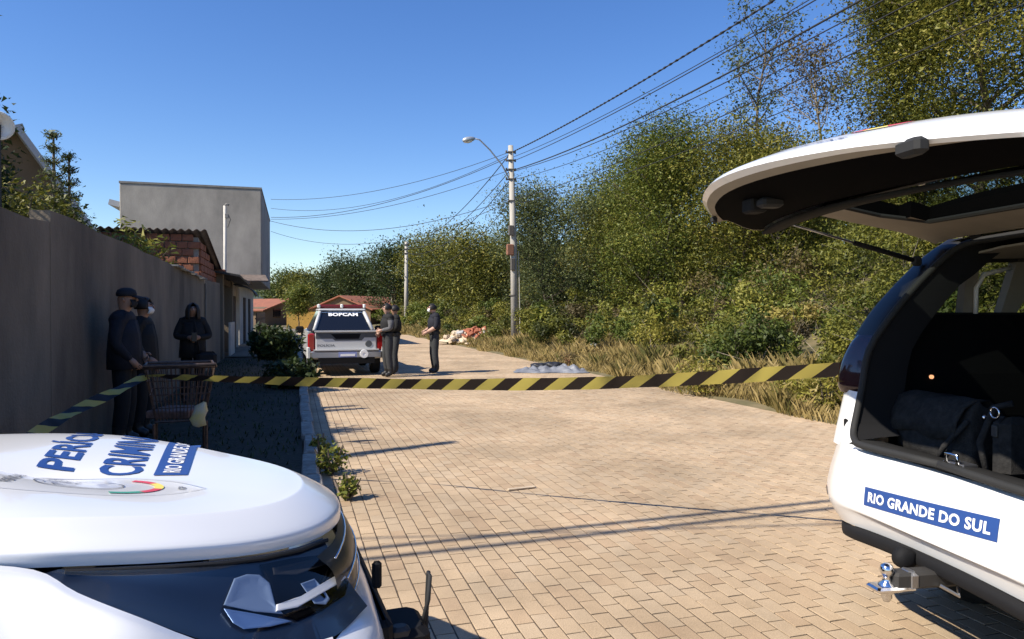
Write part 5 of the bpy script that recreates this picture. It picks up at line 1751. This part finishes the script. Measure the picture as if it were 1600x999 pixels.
MB().lathe((.40, -.13, .515), [(.0, -.02), (.035, -.02), (.035, -.03), (.095, -.03), (.1, .0)], 20, 'Y').build('white_disc', M['white_vinyl'], bm)
MB().box((0, .3, .36), (1.3, .9, .14)).build('chassis', M['dark_trim'], pk)
MB().tube([(.28, -.05, .33), (.28, .4, .33)], .035, 10).build('exhaust', M['chrome'], pk, smooth=True)
MB().box((0, .65, 1.02), (1.5, 1.1, .04)).build('bed_cover', M['dark_trim'], pk)
cb = MB()
cb.add([(-.72, .62, 1.05), (.72, .62, 1.05), (.56, 1.10, 1.53), (-.56, 1.10, 1.53), (-.78, 3.0, 1.05), (.78, 3.0, 1.05), (.56, 2.2, 1.55), (-.56, 2.2, 1.55)],
       [(0, 1, 2, 3), (1, 5, 6, 2), (5, 4, 7, 6), (4, 0, 3, 7)])
cb.build('cab_glass', M['tinted'], pk)
MB().bbox((0, 1.65, 1.56), (1.16, 1.25, .06), .025).build('roof', M['pickup_white'], pk)
MB().bbox((0, 3.55, .95), (1.6, 1.15, .2), .06).build('bonnet', M['pickup_white'], pk)
MB().box((0, 3.0, .7), (1.66, 2.2, .6)).build('cab_body', M['pickup_white'], pk)
n_ = Vector((0, -.48, 1)).cross(Vector((1, 0, 0)))
def pw(a, b, lift=.004):        # a right, b from the top edge of the rear glass downwards
    f = b / .68
    return (a, 1.10 - .48 * f - .70 * lift * 1.2, 1.53 - .48 * f - .7 * lift * .2 + lift)
V2, F2 = text_fit('BOPCAM', .72, .115, .05, 1.05)
decal('lettering', V2, F2, lambda a, b: pw(a + .02, .125 - b, .006), M['white_vinyl'], pk)
MB().add([pw(-.54, .03), pw(.54, .03), pw(.55, .065), pw(-.55, .065)], [(3, 2, 1, 0)]).build('sun_strip', M['white_vinyl'], pk)
lb = MB().bbox((0, 1.30, 1.645), (1.14, .26, .10), .03).build('light_bar', mat('bar_red', (.13, .012, .014), .3), pk)
for x in (-.56, .0, .56):
    MB().bbox((x, 1.28, 1.655), (.07, .27, .10), .02).build('lamp_block', M['lamp_glass'], lb)

# ---------------------------------------------------------------- people
SKIN = mat('skin', (.36, .20, .13), .6)
SKIN2 = mat('skin_light', (.48, .29, .21), .6)
def cloth(name, c):
    return mat(name, c, .85, noise=.25, nscale=9, bump=.3, bscale=25)
M['navy'] = cloth('navy', (.006, .007, .014))
M['black_cloth'] = cloth('black_cloth', (.005, .005, .0055))
M['charcoal'] = cloth('charcoal', (.028, .030, .032))
M['grey_cloth'] = cloth('grey_cloth', (.10, .10, .105))
M['boot'] = mat('boot', (.01, .01, .01), .5)
M['hair'] = mat('hair', (.012, .009, .007), .6)
M['mask_white'] = mat('mask_white', (.7, .7, .68), .8)
M['cap'] = cloth('cap', (.012, .013, .018))

def person(label, loc, rz, h, J=None, top='navy', legs='black_cloth', skin=SKIN, sleeve=None, forearm_skin=False, lean=0.0, hands=True):
    """one continuous skinned body; local +x is the way the person faces, +y the person's left"""
    k = h / 1.75
    B = dict(pelvis=(0, 0, .95), waist=(.005, 0, 1.08), chest=(.01, 0, 1.28), upch=(0, 0, 1.41), neck=(.005, 0, 1.50), head0=(.02, 0, 1.565), head1=(.035, 0, 1.635), head2=(.02, 0, 1.70), 
             lhip=(0, .095, .90), lknee=(.02, .11, .50), lank=(-.03, .12, .10), ltoe=(.12, .135, .045), rhip=(0, -.095, .90), rknee=(.02, -.11, .50), rank=(-.03, -.12, .10), rtoe=(.12, -.135, .045),
             lcla=(-.005, .095, 1.415), rcla=(-.005, -.095, 1.415), lsho=(-.01, .175, 1.395), lelb=(-.02, .235, 1.14), lwri=(.06, .23, .90), rsho=(-.01, -.175, 1.395), relb=(-.02, -.235, 1.14), rwri=(.06, -.23, .90))
    if J: B.update(J)
    names = list(B)
    rad = dict(pelvis=(.18, .14), waist=(.175, .135), chest=(.195, .145), upch=(.165, .115), neck=(.058, .058), head0=(.072, .082), head1=(.086, .108), head2=(.070, .088),
               lhip=(.112, .112), lknee=(.088, .088), lank=(.078, .078), ltoe=(.05, .042), lcla=(.098, .098), lsho=(.086, .086), lelb=(.068, .068), lwri=(.040, .040))
    for q in ('hip', 'knee', 'ank', 'toe', 'cla', 'sho', 'elb', 'wri'): rad['r' + q] = rad['l' + q]
    E_ = [('pelvis', 'waist'), ('waist', 'chest'), ('chest', 'upch'), ('upch', 'neck'), ('neck', 'head0'), ('head0', 'head1'), ('head1', 'head2'), ('pelvis', 'lhip'), ('lhip', 'lknee'), ('lknee', 'lank'), ('lank', 'ltoe'),
          ('pelvis', 'rhip'), ('rhip', 'rknee'), ('rknee', 'rank'), ('rank', 'rtoe'), ('upch', 'lcla'), ('lcla', 'lsho'), ('lsho', 'lelb'), ('lelb', 'lwri'), ('upch', 'rcla'), ('rcla', 'rsho'), ('rsho', 'relb'), ('relb', 'rwri')]
    me = bpy.data.meshes.new('sk')
    me.from_pydata([tuple(c * k for c in B[n_]) for n_ in names], [(names.index(a), names.index(b)) for a, b in E_], [])
    ob = bpy.data.objects.new('sk', me)
    COL.objects.link(ob)
    sm = ob.modifiers.new('skin', 'SKIN')
    sm.use_smooth_shade = True
    sm.branch_smoothing = .3
    for i, n_ in enumerate(names):
        sv = me.skin_vertices[0].data[i]
        sv.radius = tuple(r_ * k for r_ in rad[n_])
        sv.use_root = (n_ == 'pelvis')
    sb = ob.modifiers.new('sub', 'SUBSURF')
    sb.levels = sb.render_levels = 2
    bpy.context.view_layer.update()
    m2 = bpy.data.meshes.new_from_object(ob.evaluated_get(bpy.context.evaluated_depsgraph_get()))
    bpy.data.objects.remove(ob)
    b_ = MB()
    b_.v = [tuple(v.co) for v in m2.vertices]
    b_.f = [tuple(p.vertices) for p in m2.polygons]
    bpy.data.meshes.remove(m2)
    bones = {n_: Vector(B[n_]) * k for n_ in names}
    mats = [M[top], M[legs], skin, M['boot'], M[sleeve or top]]
    def seg(p, a, b):
        d = b - a
        f = max(0, min(1, (p - a).dot(d) / d.length_squared))
        return (p - a - d * f).length, f
    for f in b_.f:
        c = sum((Vector(b_.v[i]) for i in f), Vector()) / len(f)
        best = min(((seg(c, bones[a], bones[b])[0] / (.5 * (max(rad[a]) + max(rad[b]))), a, b, seg(c, bones[a], bones[b])[1]) for a, b in E_), key=lambda q: q[0])
        _, a, b, fr = best
        mi = 0
        if b in ('head0', 'head1', 'head2') or (b == 'neck' and fr > .55): mi = 2
        elif b[1:] in ('knee',) : mi = 1
        elif b[1:] == 'ank': mi = 3 if fr > .72 else 1
        elif b[1:] == 'toe': mi = 3
        elif b[1:] == 'hip' or (b == 'waist' and fr < .35): mi = 1
        elif b[1:] == 'elb': mi = 4
        elif b[1:] == 'wri': mi = 2 if (forearm_skin or fr > .93) else 4
        b_.m.append(mi)
    # shoulder yoke of the garment
    q_ = [bones[n_] for n_ in ('lsho', 'lcla', 'upch', 'rcla', 'rsho')]
    b_.tube([q_[0] + Vector((0, .03, -.02))] + q_ + [q_[4] + Vector((0, -.03, -.02))], [c_ * k for c_ in (.05, .094, .108, .112, .108, .094, .05)], 12, mi=0)
    # nose and ears, hands with five fingers
    hc = Vector(B['head1']) * k
    b_.tube([hc + Vector((.085, 0, .03)) * k, hc + Vector((.108, 0, -.008)) * k, hc + Vector((.09, 0, -.02)) * k], [.008, .014, .01], 6, mi=2)
    for sy in (-1, 1):
        b_.tube([hc + Vector((.088, sy * .022, .032)) * k, hc + Vector((.082, sy * .044, .03)) * k], [.007, .006], 6, mi=3)
        b_.tube([hc + Vector((.092, sy * .016, .048)) * k, hc + Vector((.080, sy * .05, .046)) * k], [.005, .004], 5, mi=3)
        b_.tube([hc + Vector((-.01, sy * .072, .025)) * k, hc + Vector((-.015, sy * .088, .0)) * k, hc + Vector((.0, sy * .074, -.03)) * k], [.01, .014, .008], 6, mi=2)
        if not hands: continue
        s_ = 'l' if sy > 0 else 'r'
        wv = Vector(B[s_ + 'wri']) * k
        d = (wv - Vector(B[s_ + 'elb']) * k).normalized()
        side = d.cross(Vector((0, sy, 0)))
        side = side.normalized() if side.length > .1 else Vector((1, 0, 0))
        nrm = d.cross(side)
        b_.tube([wv - d * .02, wv + d * .03, wv + d * .085], [.03, .038, .034], 8, mi=2)
        for q, (o_, ln) in enumerate(((-.027, .07), (-.009, .08), (.009, .075), (.027, .06))):
            p0 = wv + d * .075 + side * o_
            b_.tube([p0, p0 + d * ln * .5 + nrm * .008, p0 + d * ln * .85 + nrm * .025], [.0095, .009, .007], 6, mi=2)
        p0 = wv + d * .03 + side * .034
        b_.tube([p0, p0 + side * .025 + d * .03, p0 + side * .028 + d * .06], [.011, .010, .008], 6, mi=2)
    root = empty('person', loc, rz)
    tag(root, label, 'person')
    body = b_.build('body', mats, root, smooth=True)
    root['h'] = 0
    del root['h']
    return root, k, bones
def hair(root, k, bones, long=False, bun=False):
    c = bones['head1']
    b_ = MB()
    rows = []
    lo_ = -.16 if long else -.03
    for f in np.linspace(0, 1, 7):
        z = .115 - (.115 - lo_) * f
        r_ = .098 * math.sqrt(max(.02, 1 - ((.115 - min(.115, max(z, .0) + .0)) / .115 - 1) ** 2)) if z > 0 else .098 + (.012 if long else -.006 * f)
        rows.append([(c.x + (-.012 + r_ * 1.12 * math.cos(a)) * k, c.y + r_ * math.sin(a) * k, c.z + z * k) for a in np.linspace(R((30 if long else 48) if z < .07 else 5), R((330 if long else 312) if z < .07 else 355), 19)])
    b_.grid(rows)
    return b_.build('hair', M['hair'], root, smooth=True, solid=.012)
def cap(root, k, bones):
    c = bones['head1']
    b_ = MB()
    b_.lathe((c.x - .004, c.y, c.z), [(.104 * k, .035 * k), (.106 * k, .065 * k), (.092 * k, .105 * k), (.05 * k, .128 * k), (.01, .132 * k)], 18)
    o = b_.build('cap', M['cap'], root, smooth=True)
    MB().grid([[(c.x + (.07 + .12 * f) * k, c.y + .075 * math.sin(a) * k * (1 - .35 * f), c.z + (.048 - .03 * f - .02 * math.sin(a) ** 2) * k) for a in np.linspace(-1.5, 1.5, 9)] for f in (0, .5, 1)]).build('brim', M['cap'], o, smooth=True, solid=.006)
def mask(root, k, bones, m):
    c = bones['head1']
    rows = [[(c.x + (.10 - .035 * abs(a) ** 2 + .012 * math.cos(v * 3)) * k, c.y + a * .075 * k, c.z + (v * .045 - .045) * k) for a in np.linspace(-1, 1, 9)] for v in (-1, -.5, 0, .5, 1)]
    MB().grid(rows).build('face_mask', m, root, smooth=True, solid=.004)
def belt(root, k, bones, m='boot'):
    w_ = bones['waist']
    b_ = MB()
    b_.grid([[(w_.x + .145 * 1.05 * k * math.cos(a), w_.y + .19 * k * math.sin(a), w_.z - .06 * k + z) for a in np.linspace(0, 2 * math.pi, 21)] for z in (-.03, .03)])
    b_.build('belt', M[m], root, solid=.012)
    MB().bbox((w_.x - .02, w_.y - .215 * k, w_.z - .14), (.09, .06, .2), .02).build('holster', M[m], root)
def vest(root, k, bones, m='black_cloth', drop=0.0, name='vest'):
    c, w_ = bones['chest'], bones['waist']
    rows = []
    for f, r1, r2 in ((0, .15 + drop * .12, .195 + drop * .1), (.35, .165 + drop * .05, .21), (.7, .16, .205), (1, .125, .175)):
        z = w_.z + .02 - drop * k + (c.z + .10 - w_.z + drop * k) * f
        rows.append([(c.x + r1 * k * math.cos(a), c.y + r2 * k * math.sin(a), z) for a in np.linspace(0, 2 * math.pi, 21)])
    MB().grid(rows).build(name, M[m], root, smooth=True, solid=.015)

# two men at the wall, both looking along the street
y = 7.7
r_, k, b_ = person('man in dark jacket and peaked cap leaning by the garden wall', (px2x(193, y), y, .08), R(12), 1.68,
    dict(lelb=(.03, .24, 1.15), lwri=(.16, .12, 1.02), relb=(-.02, -.25, 1.15), rwri=(.12, -.15, .96), upch=(-.005, 0, 1.41)), 'navy', 'black_cloth')
cap(r_, k, b_); mask(r_, k, b_, M['cap']); vest(r_, k, b_, 'navy', .24, 'jacket')
y = 8.25
r_, k, b_ = person('man with white face mask standing behind the man in the cap', (px2x(222, y), y, .08), R(8), 1.60,
    dict(lelb=(-.06, .25, 1.15), lwri=(.05, .23, .92), relb=(-.02, -.25, 1.14), rwri=(.14, -.14, .98)), 'black_cloth', 'black_cloth')
hair(r_, k, b_); mask(r_, k, b_, M['mask_white']); vest(r_, k, b_, 'black_cloth', .24, 'jacket')
y = 11.2
r_, k, b_ = person('woman in dark coat looking down at her hands by the garden wall', (px2x(301, y), y, .08), R(-62), 1.58,
    dict(lelb=(.03, .27, 1.16), lwri=(.22, .07, 1.15), relb=(.03, -.27, 1.16), rwri=(.22, -.07, 1.15), head1=(.065, 0, 1.625), head2=(.06, 0, 1.69)), 'black_cloth', 'black_cloth')
hair(r_, k, b_, long=True); vest(r_, k, b_, 'black_cloth', .30, 'coat')
MB().bbox((.30, 0, 1.05), (.012, .075, .14), .004).build('phone', M['black_gloss'], r_)
hbg = empty('handbag', (px2x(322, y - .1), y - .1, .66), R(-62))
tag(hbg, 'dark handbag hanging at the side of the woman by the wall', 'handbag')
MB().bbox((0, .0, .12), (.14, .30, .24), .05).build('body', M['black_cloth'], hbg)
MB().tube([(0, -.1, .22), (0, -.13, .5), (0, -.17, .72)], .012, 8).build('strap', M['black_cloth'], hbg, smooth=True)

# officers by the pickup and on the road
y = 16.6
r_, k, b_ = person('officer in grey sleeved dark uniform nearest the pickup tail lamp', (px2x(606, y), y, 0), R(-150), 1.70,
    dict(lelb=(.02, .25, 1.16), lwri=(.20, .12, 1.12), relb=(-.05, -.25, 1.16), rwri=(.15, -.16, 1.05)), 'black_cloth', 'charcoal', SKIN2, 'grey_cloth')
hair(r_, k, b_); vest(r_, k, b_); belt(r_, k, b_)
y = 17.3
r_, k, b_ = person('officer in black half hidden behind the grey sleeved officer', (px2x(618, y), y, 0), R(-165), 1.67,
    dict(lelb=(.0, .25, 1.16), lwri=(.18, .1, 1.08), lknee=(.05, .16, .5), lank=(.06, .24, .10), ltoe=(.2, .26, .045)), 'black_cloth', 'charcoal', SKIN)
hair(r_, k, b_); vest(r_, k, b_); belt(r_, k, b_)
y = 17.6
r_, k, b_ = person('officer in navy shirt standing alone on the road looking down', (px2x(679, y), y, 0), R(-160), 1.72,
    dict(lelb=(.02, .26, 1.16), lwri=(.23, .16, 1.04), relb=(.0, -.25, 1.16), rwri=(.22, -.10, 1.06), head1=(.075, 0, 1.62), head2=(.06, 0, 1.69), head0=(.04, 0, 1.56)), 'navy', 'charcoal', SKIN2, None, True)
hair(r_, k, b_); mask(r_, k, b_, M['mask_white']); belt(r_, k, b_); vest(r_, k, b_, 'navy')

# ---------------------------------------------------------------- shopping trolley on the pavement
M['trolley'] = mat('trolley', (.085, .06, .05), .5, metal=.6, noise=.4, nscale=20)
ty = 6.35
tr = empty('shopping_trolley', (px2x(281, ty), ty, .085), R(25))
tag(tr, 'rusty wire shopping trolley on the pavement holding up the tape', 'trolley')
Tz, Bz = .965, .50
tw_, td_, bw_, bd_ = .55, .66, .38, .52
def ringp(w_, d_, z): return [(-w_ / 2, -d_ / 2, z), (w_ / 2, -d_ / 2, z), (w_ / 2, d_ / 2, z), (-w_ / 2, d_ / 2, z), (-w_ / 2, -d_ / 2, z)]
MB().tube(ringp(tw_, td_, Tz), .013, 8).build('rim', M['trolley'], tr)
MB().tube(ringp(bw_, bd_, Bz), .010, 8).build('base_frame', M['trolley'], tr)
MB().tube(ringp((tw_ + bw_) / 2, (td_ + bd_) / 2, (Tz + Bz) / 2), .006, 6).build('middle_frame', M['trolley'], tr)
for f in (.25, .75):
    MB().tube(ringp(bw_ + (tw_ - bw_) * f, bd_ + (td_ - bd_) * f, Bz + (Tz - Bz) * f), .0045, 6).build('side_wire', M['trolley'], tr)
def wire(a, b, r=.0042): MB().tube([a, b], r, 5).build('wire', M['trolley'], tr)
for f in np.linspace(-.94, .94, 15):
    for sy in (-1, 1):
        wire((f * bw_ / 2, sy * bd_ / 2, Bz), (f * tw_ / 2, sy * td_ / 2, Tz))
for f in np.linspace(-.9, .9, 9):
    for sx in (-1, 1):
        wire((sx * bw_ / 2, f * bd_ / 2, Bz), (sx * tw_ / 2, f * td_ / 2, Tz))
for f in np.linspace(-.8, .8, 7):
    wire((f * bw_ / 2, -bd_ / 2, Bz), (f * bw_ / 2, bd_ / 2, Bz))
MB().tube([(-tw_ / 2, -td_ / 2, Tz), (-tw_ / 2 , -td_ / 2 - .06, Tz + .02), (tw_ / 2, -td_ / 2 - .06, Tz + .02), (tw_ / 2, -td_ / 2, Tz)], .015, 8).build('handle', M['trolley'], tr)
for sx in (-1, 1):
    MB().tube([(sx * .2, -.36, .14), (sx * .2, -.36, .5)], .012, 6).build('leg', M['trolley'], tr)
    MB().tube([(sx * .2, .36, .14), (sx * .2, .30, .5)], .012, 6).build('leg', M['trolley'], tr)
    for yy in (-.36, .36):
        MB().lathe((sx * .2, yy, .065), [(.02, -.018), (.062, -.015), (.062, .015), (.02, .018)], 14, 'X').build('castor', M['rubber'], tr)
MB().tube(ringp(.42, .74, .15), .012, 6).build('chassis', M['trolley'], tr)
M['carton'] = mat('carton', (.16, .10, .08), .9, noise=.4, nscale=15)
ct = MB().bbox((0, 0, 0), (.36, .4, .07), .01).build('flattened_carton', M['carton'])
ct.location = (px2x(276, ty), ty, .085 + Bz + .045)
tag(ct, 'crumpled brown carton lying in the bottom of the trolley', 'carton')
M['plastic_yellow'] = mat('plastic_yellow', (.62, .50, .14), .45, col2=(.50, .48, .42), nscale=7, trans=0)
rows = []
for f, w_ in ((0, .03), (.2, .07), (.45, .05), (.7, .055), (1, .012)):
    rows.append([(w_ * math.cos(a) * (1 + .25 * math.sin(3 * a + f * 7)), w_ * .6 * math.sin(a), -.10 + .22 * f) for a in np.linspace(0, 2 * math.pi, 17)])
yb = MB().grid(rows).build('plastic_bag', M['plastic_yellow'], smooth=True)
yb.location = (px2x(311, ty - .30), ty - .30, .085 + .56); yb.rotation_euler = (0, R(22), 0)
tag(yb, 'yellow and white plastic bag caught on the corner of the trolley', 'plastic bag')

# ---------------------------------------------------------------- hazard tape
def tape_mat():
    m = bpy.data.materials.new('hazard_tape')
    m.use_nodes = True
    nt = m.node_tree
    b = nt.nodes['Principled BSDF']
    b.inputs['Roughness'].default_value = .38
    uv = nt.nodes.new('ShaderNodeUVMap')
    sp = nt.nodes.new('ShaderNodeSeparateXYZ')
    nt.links.new(uv.outputs[0], sp.inputs[0])
    ml = nt.nodes.new('ShaderNodeMath'); ml.operation = 'MULTIPLY_ADD'
    nt.links.new(sp.outputs['Y'], ml.inputs[0]); ml.inputs[1].default_value = -.135
    nt.links.new(sp.outputs['X'], ml.inputs[2])
    md = nt.nodes.new('ShaderNodeMath'); md.operation = 'PINGPONG'
    nt.links.new(ml.outputs[0], md.inputs[0]); md.inputs[1].default_value = .135
    gt_ = nt.nodes.new('ShaderNodeMath'); gt_.operation = 'GREATER_THAN'
    nt.links.new(md.outputs[0], gt_.inputs[0]); gt_.inputs[1].default_value = .0675
    mx = nt.nodes.new('ShaderNodeMix'); mx.data_type = 'RGBA'
    nt.links.new(gt_.outputs[0], mx.inputs['Factor'])
    mx.inputs[6].default_value = (.55, .45, .10, 1)
    mx.inputs[7].default_value = (.022, .016, .014, 1)
    nt.links.new(mx.outputs[2], b.inputs['Base Color'])
    tr_ = nt.nodes.new('ShaderNodeBsdfTranslucent')
    nt.links.new(mx.outputs[2], tr_.inputs[0])
    ms_ = nt.nodes.new('ShaderNodeMixShader'); ms_.inputs[0].default_value = .3
    nt.links.new(b.outputs[0], ms_.inputs[1]); nt.links.new(tr_.outputs[0], ms_.inputs[2])
    nt.links.new(ms_.outputs[0], nt.nodes['Material Output'].inputs['Surface'])
    return m
M['tape'] = tape_mat()
def tape(label, ctrl, wd_, twist):
    """ctrl: world points; twist: list of (fraction, angle) giving the roll of the ribbon"""
    P = crom(np.array(ctrl), 24)
    n = len(P)
    b_ = MB()
    uv = []
    L_ = 0
    rows = []
    fr, an = zip(*twist)
    for i in range(n):
        if i: L_ += float(np.linalg.norm(P[i] - P[i - 1]))
        d = Vector(P[min(i + 1, n - 1)] - P[max(i - 1, 0)]).normalized()
        side = d.cross(Vector((0, 0, 1))).normalized()
        up_ = side.cross(d)
        a = float(np.interp(i / (n - 1), fr, an)) + .05 * math.sin(i * .35) + .07 * math.sin(i * .13 + 1)
        v = (up_ * math.cos(a) + side * math.sin(a)) * wd_ / 2
        w2 = v.cross(d).normalized() * .004 * math.sin(i * .8)
        rows.append([Vector(P[i]) - v, Vector(P[i]) + w2, Vector(P[i]) + v])
        uv.append(L_)
    b_.grid(rows)
    o = b_.build('hazard_tape', M['tape'], None, smooth=True)
    ul = o.data.uv_layers.new(name='UVMap')
    for lp in o.data.loops:
        vi = lp.vertex_index
        ul.data[lp.index].uv = (uv[vi // 3], (vi % 3) / 2)
    tag(o, label, 'tape', 'hazard tape')
    return o
def pz(px, py, y): return (px2x(px, y), y, py2z(py, y))
cl_ = pz(228, 587, 6.0); cr_ = pz(335, 592, 5.95)
tape('black and yellow hazard tape stretched across the road from trolley to open wagon',
     [cl_, pz(280, 590, 5.97), cr_, pz(480, 597, 5.82), pz(640, 600.5, 5.45), pz(800, 601, 5.14), pz(960, 598, 4.87), pz(1120, 590, 4.62), pz(1320, 577, 4.32), (2.78, 4.0, 1.25)], .096,
     [(0, 1.2), (.08, 1.05), (.2, .95), (.30, .7), (.42, .5), (.5, .42), (1, .35)])
tape('loose end of hazard tape running down from the trolley behind the bonnet', [cl_, pz(180, 612, 5.7), pz(120, 640, 5.3), pz(70, 668, 4.95), pz(0, 715, 4.5), (-3.55, 4.1, .35)], .085,
     [(0, .9), (.15, 1.3), (.3, .7), (.45, 1.2), (.6, .6), (1, 1.0)])

# ---------------------------------------------------------------- rubble, tarp, small litter on the right verge
M['rub_red'] = mat('rub_red', (.42, .15, .08), .9, col2=(.30, .10, .06), nscale=6)
M['rub_pale'] = mat('rub_pale', (.52, .42, .30), .9, noise=.2)
M['rub_grey'] = mat('rub_grey', (.36, .36, .36), .9, noise=.2)
rp0 = Vector((px2x(750, 33.5), 33.5, 0)); rp0.z = gzf(*ST(rp0.x, rp0.y)) - .02
rp = empty('rubble_heap', rp0, RA)
tag(rp, 'heap of broken red bricks and pale building rubble at the foot of the lamp pole', 'rubble')
rows = []
for f in np.linspace(0, 1, 7):
    rows.append([((1.9 * f) * math.cos(a) * (1 + .15 * math.sin(3 * a)), 1.1 * f * math.sin(a), .55 * (1 - f * f) + rnd.gauss(0, .02)) for a in np.linspace(0, 2 * math.pi, 21)])
MB().grid(rows).build('mound', M['rub_pale'], rp, smooth=True)
for k in range(110):
    a = rnd.uniform(0, 6.28); f = rnd.random() ** .6
    x, y_ = 1.9 * f * math.cos(a), 1.1 * f * math.sin(a)
    m_ = M['rub_red'] if x > -.9 and x < .5 and rnd.random() < .8 else M[rnd.choice(['rub_pale', 'rub_grey', 'rub_pale'])]
    o = MB().bbox((0, 0, 0), (rnd.uniform(.12, .42), rnd.uniform(.1, .24), rnd.uniform(.08, .2)), .015).build('rubble_piece', m_, rp)
    o.location = (x, y_, .55 * (1 - f * f) + .06)
    o.rotation_euler = (rnd.uniform(-.6, .6), rnd.uniform(-.6, .6), rnd.uniform(0, 3))
for px, w_, lab in ((748, 1.2, 'long pale plank lying before the rubble heap'), (772, .7, 'short pale board nearer the lamp pole before the rubble')):
    yy = 30.6 if w_ > 1 else 31.4
    o = MB().bbox((0, 0, .05), (w_, .22, .06), .01).build('plank', M['rub_pale'])
    o.location = (px2x(px, yy), yy, gzf(*ST(px2x(px, yy), yy)) + .03); o.rotation_euler = (0, R(3), RA + R(8))
    tag(o, lab, 'plank')
M['tarp'] = mat('tarp', (.17, .18, .205), .55, noise=.15, nscale=5)
M['tarp_dark'] = mat('tarp_dark', (.02, .021, .025), .5)
tb0 = Vector((px2x(862, 18.0), 18.0, 0))
tp_ = MB()
nx, ny = 46, 22
G = []
for j in range(ny + 1):
    r_ = []
    for i in range(nx + 1):
        u, v = i / nx, j / ny
        x = (u - .5) * 1.85
        y_ = (v - .5) * .95 * (1 - .3 * u)
        e = min(1, 6 * min(u, 1 - u, v, 1 - v))
        z = .012 + e * (.05 + .045 * math.sin(u * 21 + v * 5) * math.sin(v * 13 + u * 9) + .075 * math.exp(-((u - .68) / .16) ** 2 - ((v - .45) / .3) ** 2) + .02 * math.sin(u * 47 + 3 * v) + .02 * math.cos(v * 39 + u * 11))
        z += e * .035 * abs(math.sin(u * 31 + 7 * v) + math.sin(u * 17 - 19 * v)) * rnd.uniform(.5, 1.2)
        r_.append((x + .04 * math.sin(v * 11), y_ + .05 * math.sin(u * 13), max(.01, z)))
    G.append(r_)
tp_.grid(G)
o = tp_.build('tarpaulin', M['tarp'], smooth=True, solid=.006)
o.location = tb0; o.rotation_euler = (0, 0, R(-6))
tag(o, 'crumpled grey tarpaulin lying at the road edge beside the dry grass', 'tarpaulin')
for px, yy, s_, lab in ((842, 18.25, .17, 'small black bundle on the left part of the tarpaulin'), (864, 18.3, .2, 'larger black bundle in the middle of the tarpaulin')):
    rows = [[(s_ * math.sin(p_) * math.cos(a) * (1.2 + .2 * math.sin(3 * a + p_ * 4)), s_ * math.sin(p_) * math.sin(a), s_ * .85 * (1 - math.cos(p_)) * .5 + .04 * math.sin(5 * a) * math.sin(p_)) for a in np.linspace(0, 2 * math.pi, 17)] for p_ in np.linspace(.05, 3.0, 9)]
    o = MB().grid(rows).build('bundle', M['tarp_dark'], smooth=True)
    o.location = (px2x(px, yy), yy, .06)
    tag(o, lab, 'bundle')
o = bush('dry_branches', 'reddish dry branches thrown on the grass behind the tarpaulin', px2x(888, 18.9), 18.9, .12, .3, 260, .06, 'brown', 'branches', None, .7, .25, 7, 'rust', .2)
yy = 21.5
o = MB().bbox((0, 0, .07), (.2, .16, .15), .05).build('white_stone', M['white_vinyl'])
o.location = (px2x(928, yy), yy, gzf(*ST(px2x(928, yy), yy)) + .28)
tag(o, 'small white lump lying in the grass above the tarpaulin', 'stone')
o = MB().bbox((0, 0, .012), (.26, .03, .012), .004).build('stick', M['rub_pale'])
yy = FOC * EYE / (766 - 487)
o.location = (px2x(815, yy), yy, .002); o.rotation_euler = (0, 0, R(24))
tag(o, 'pale flat stick lying on the paving in mid road', 'stick')
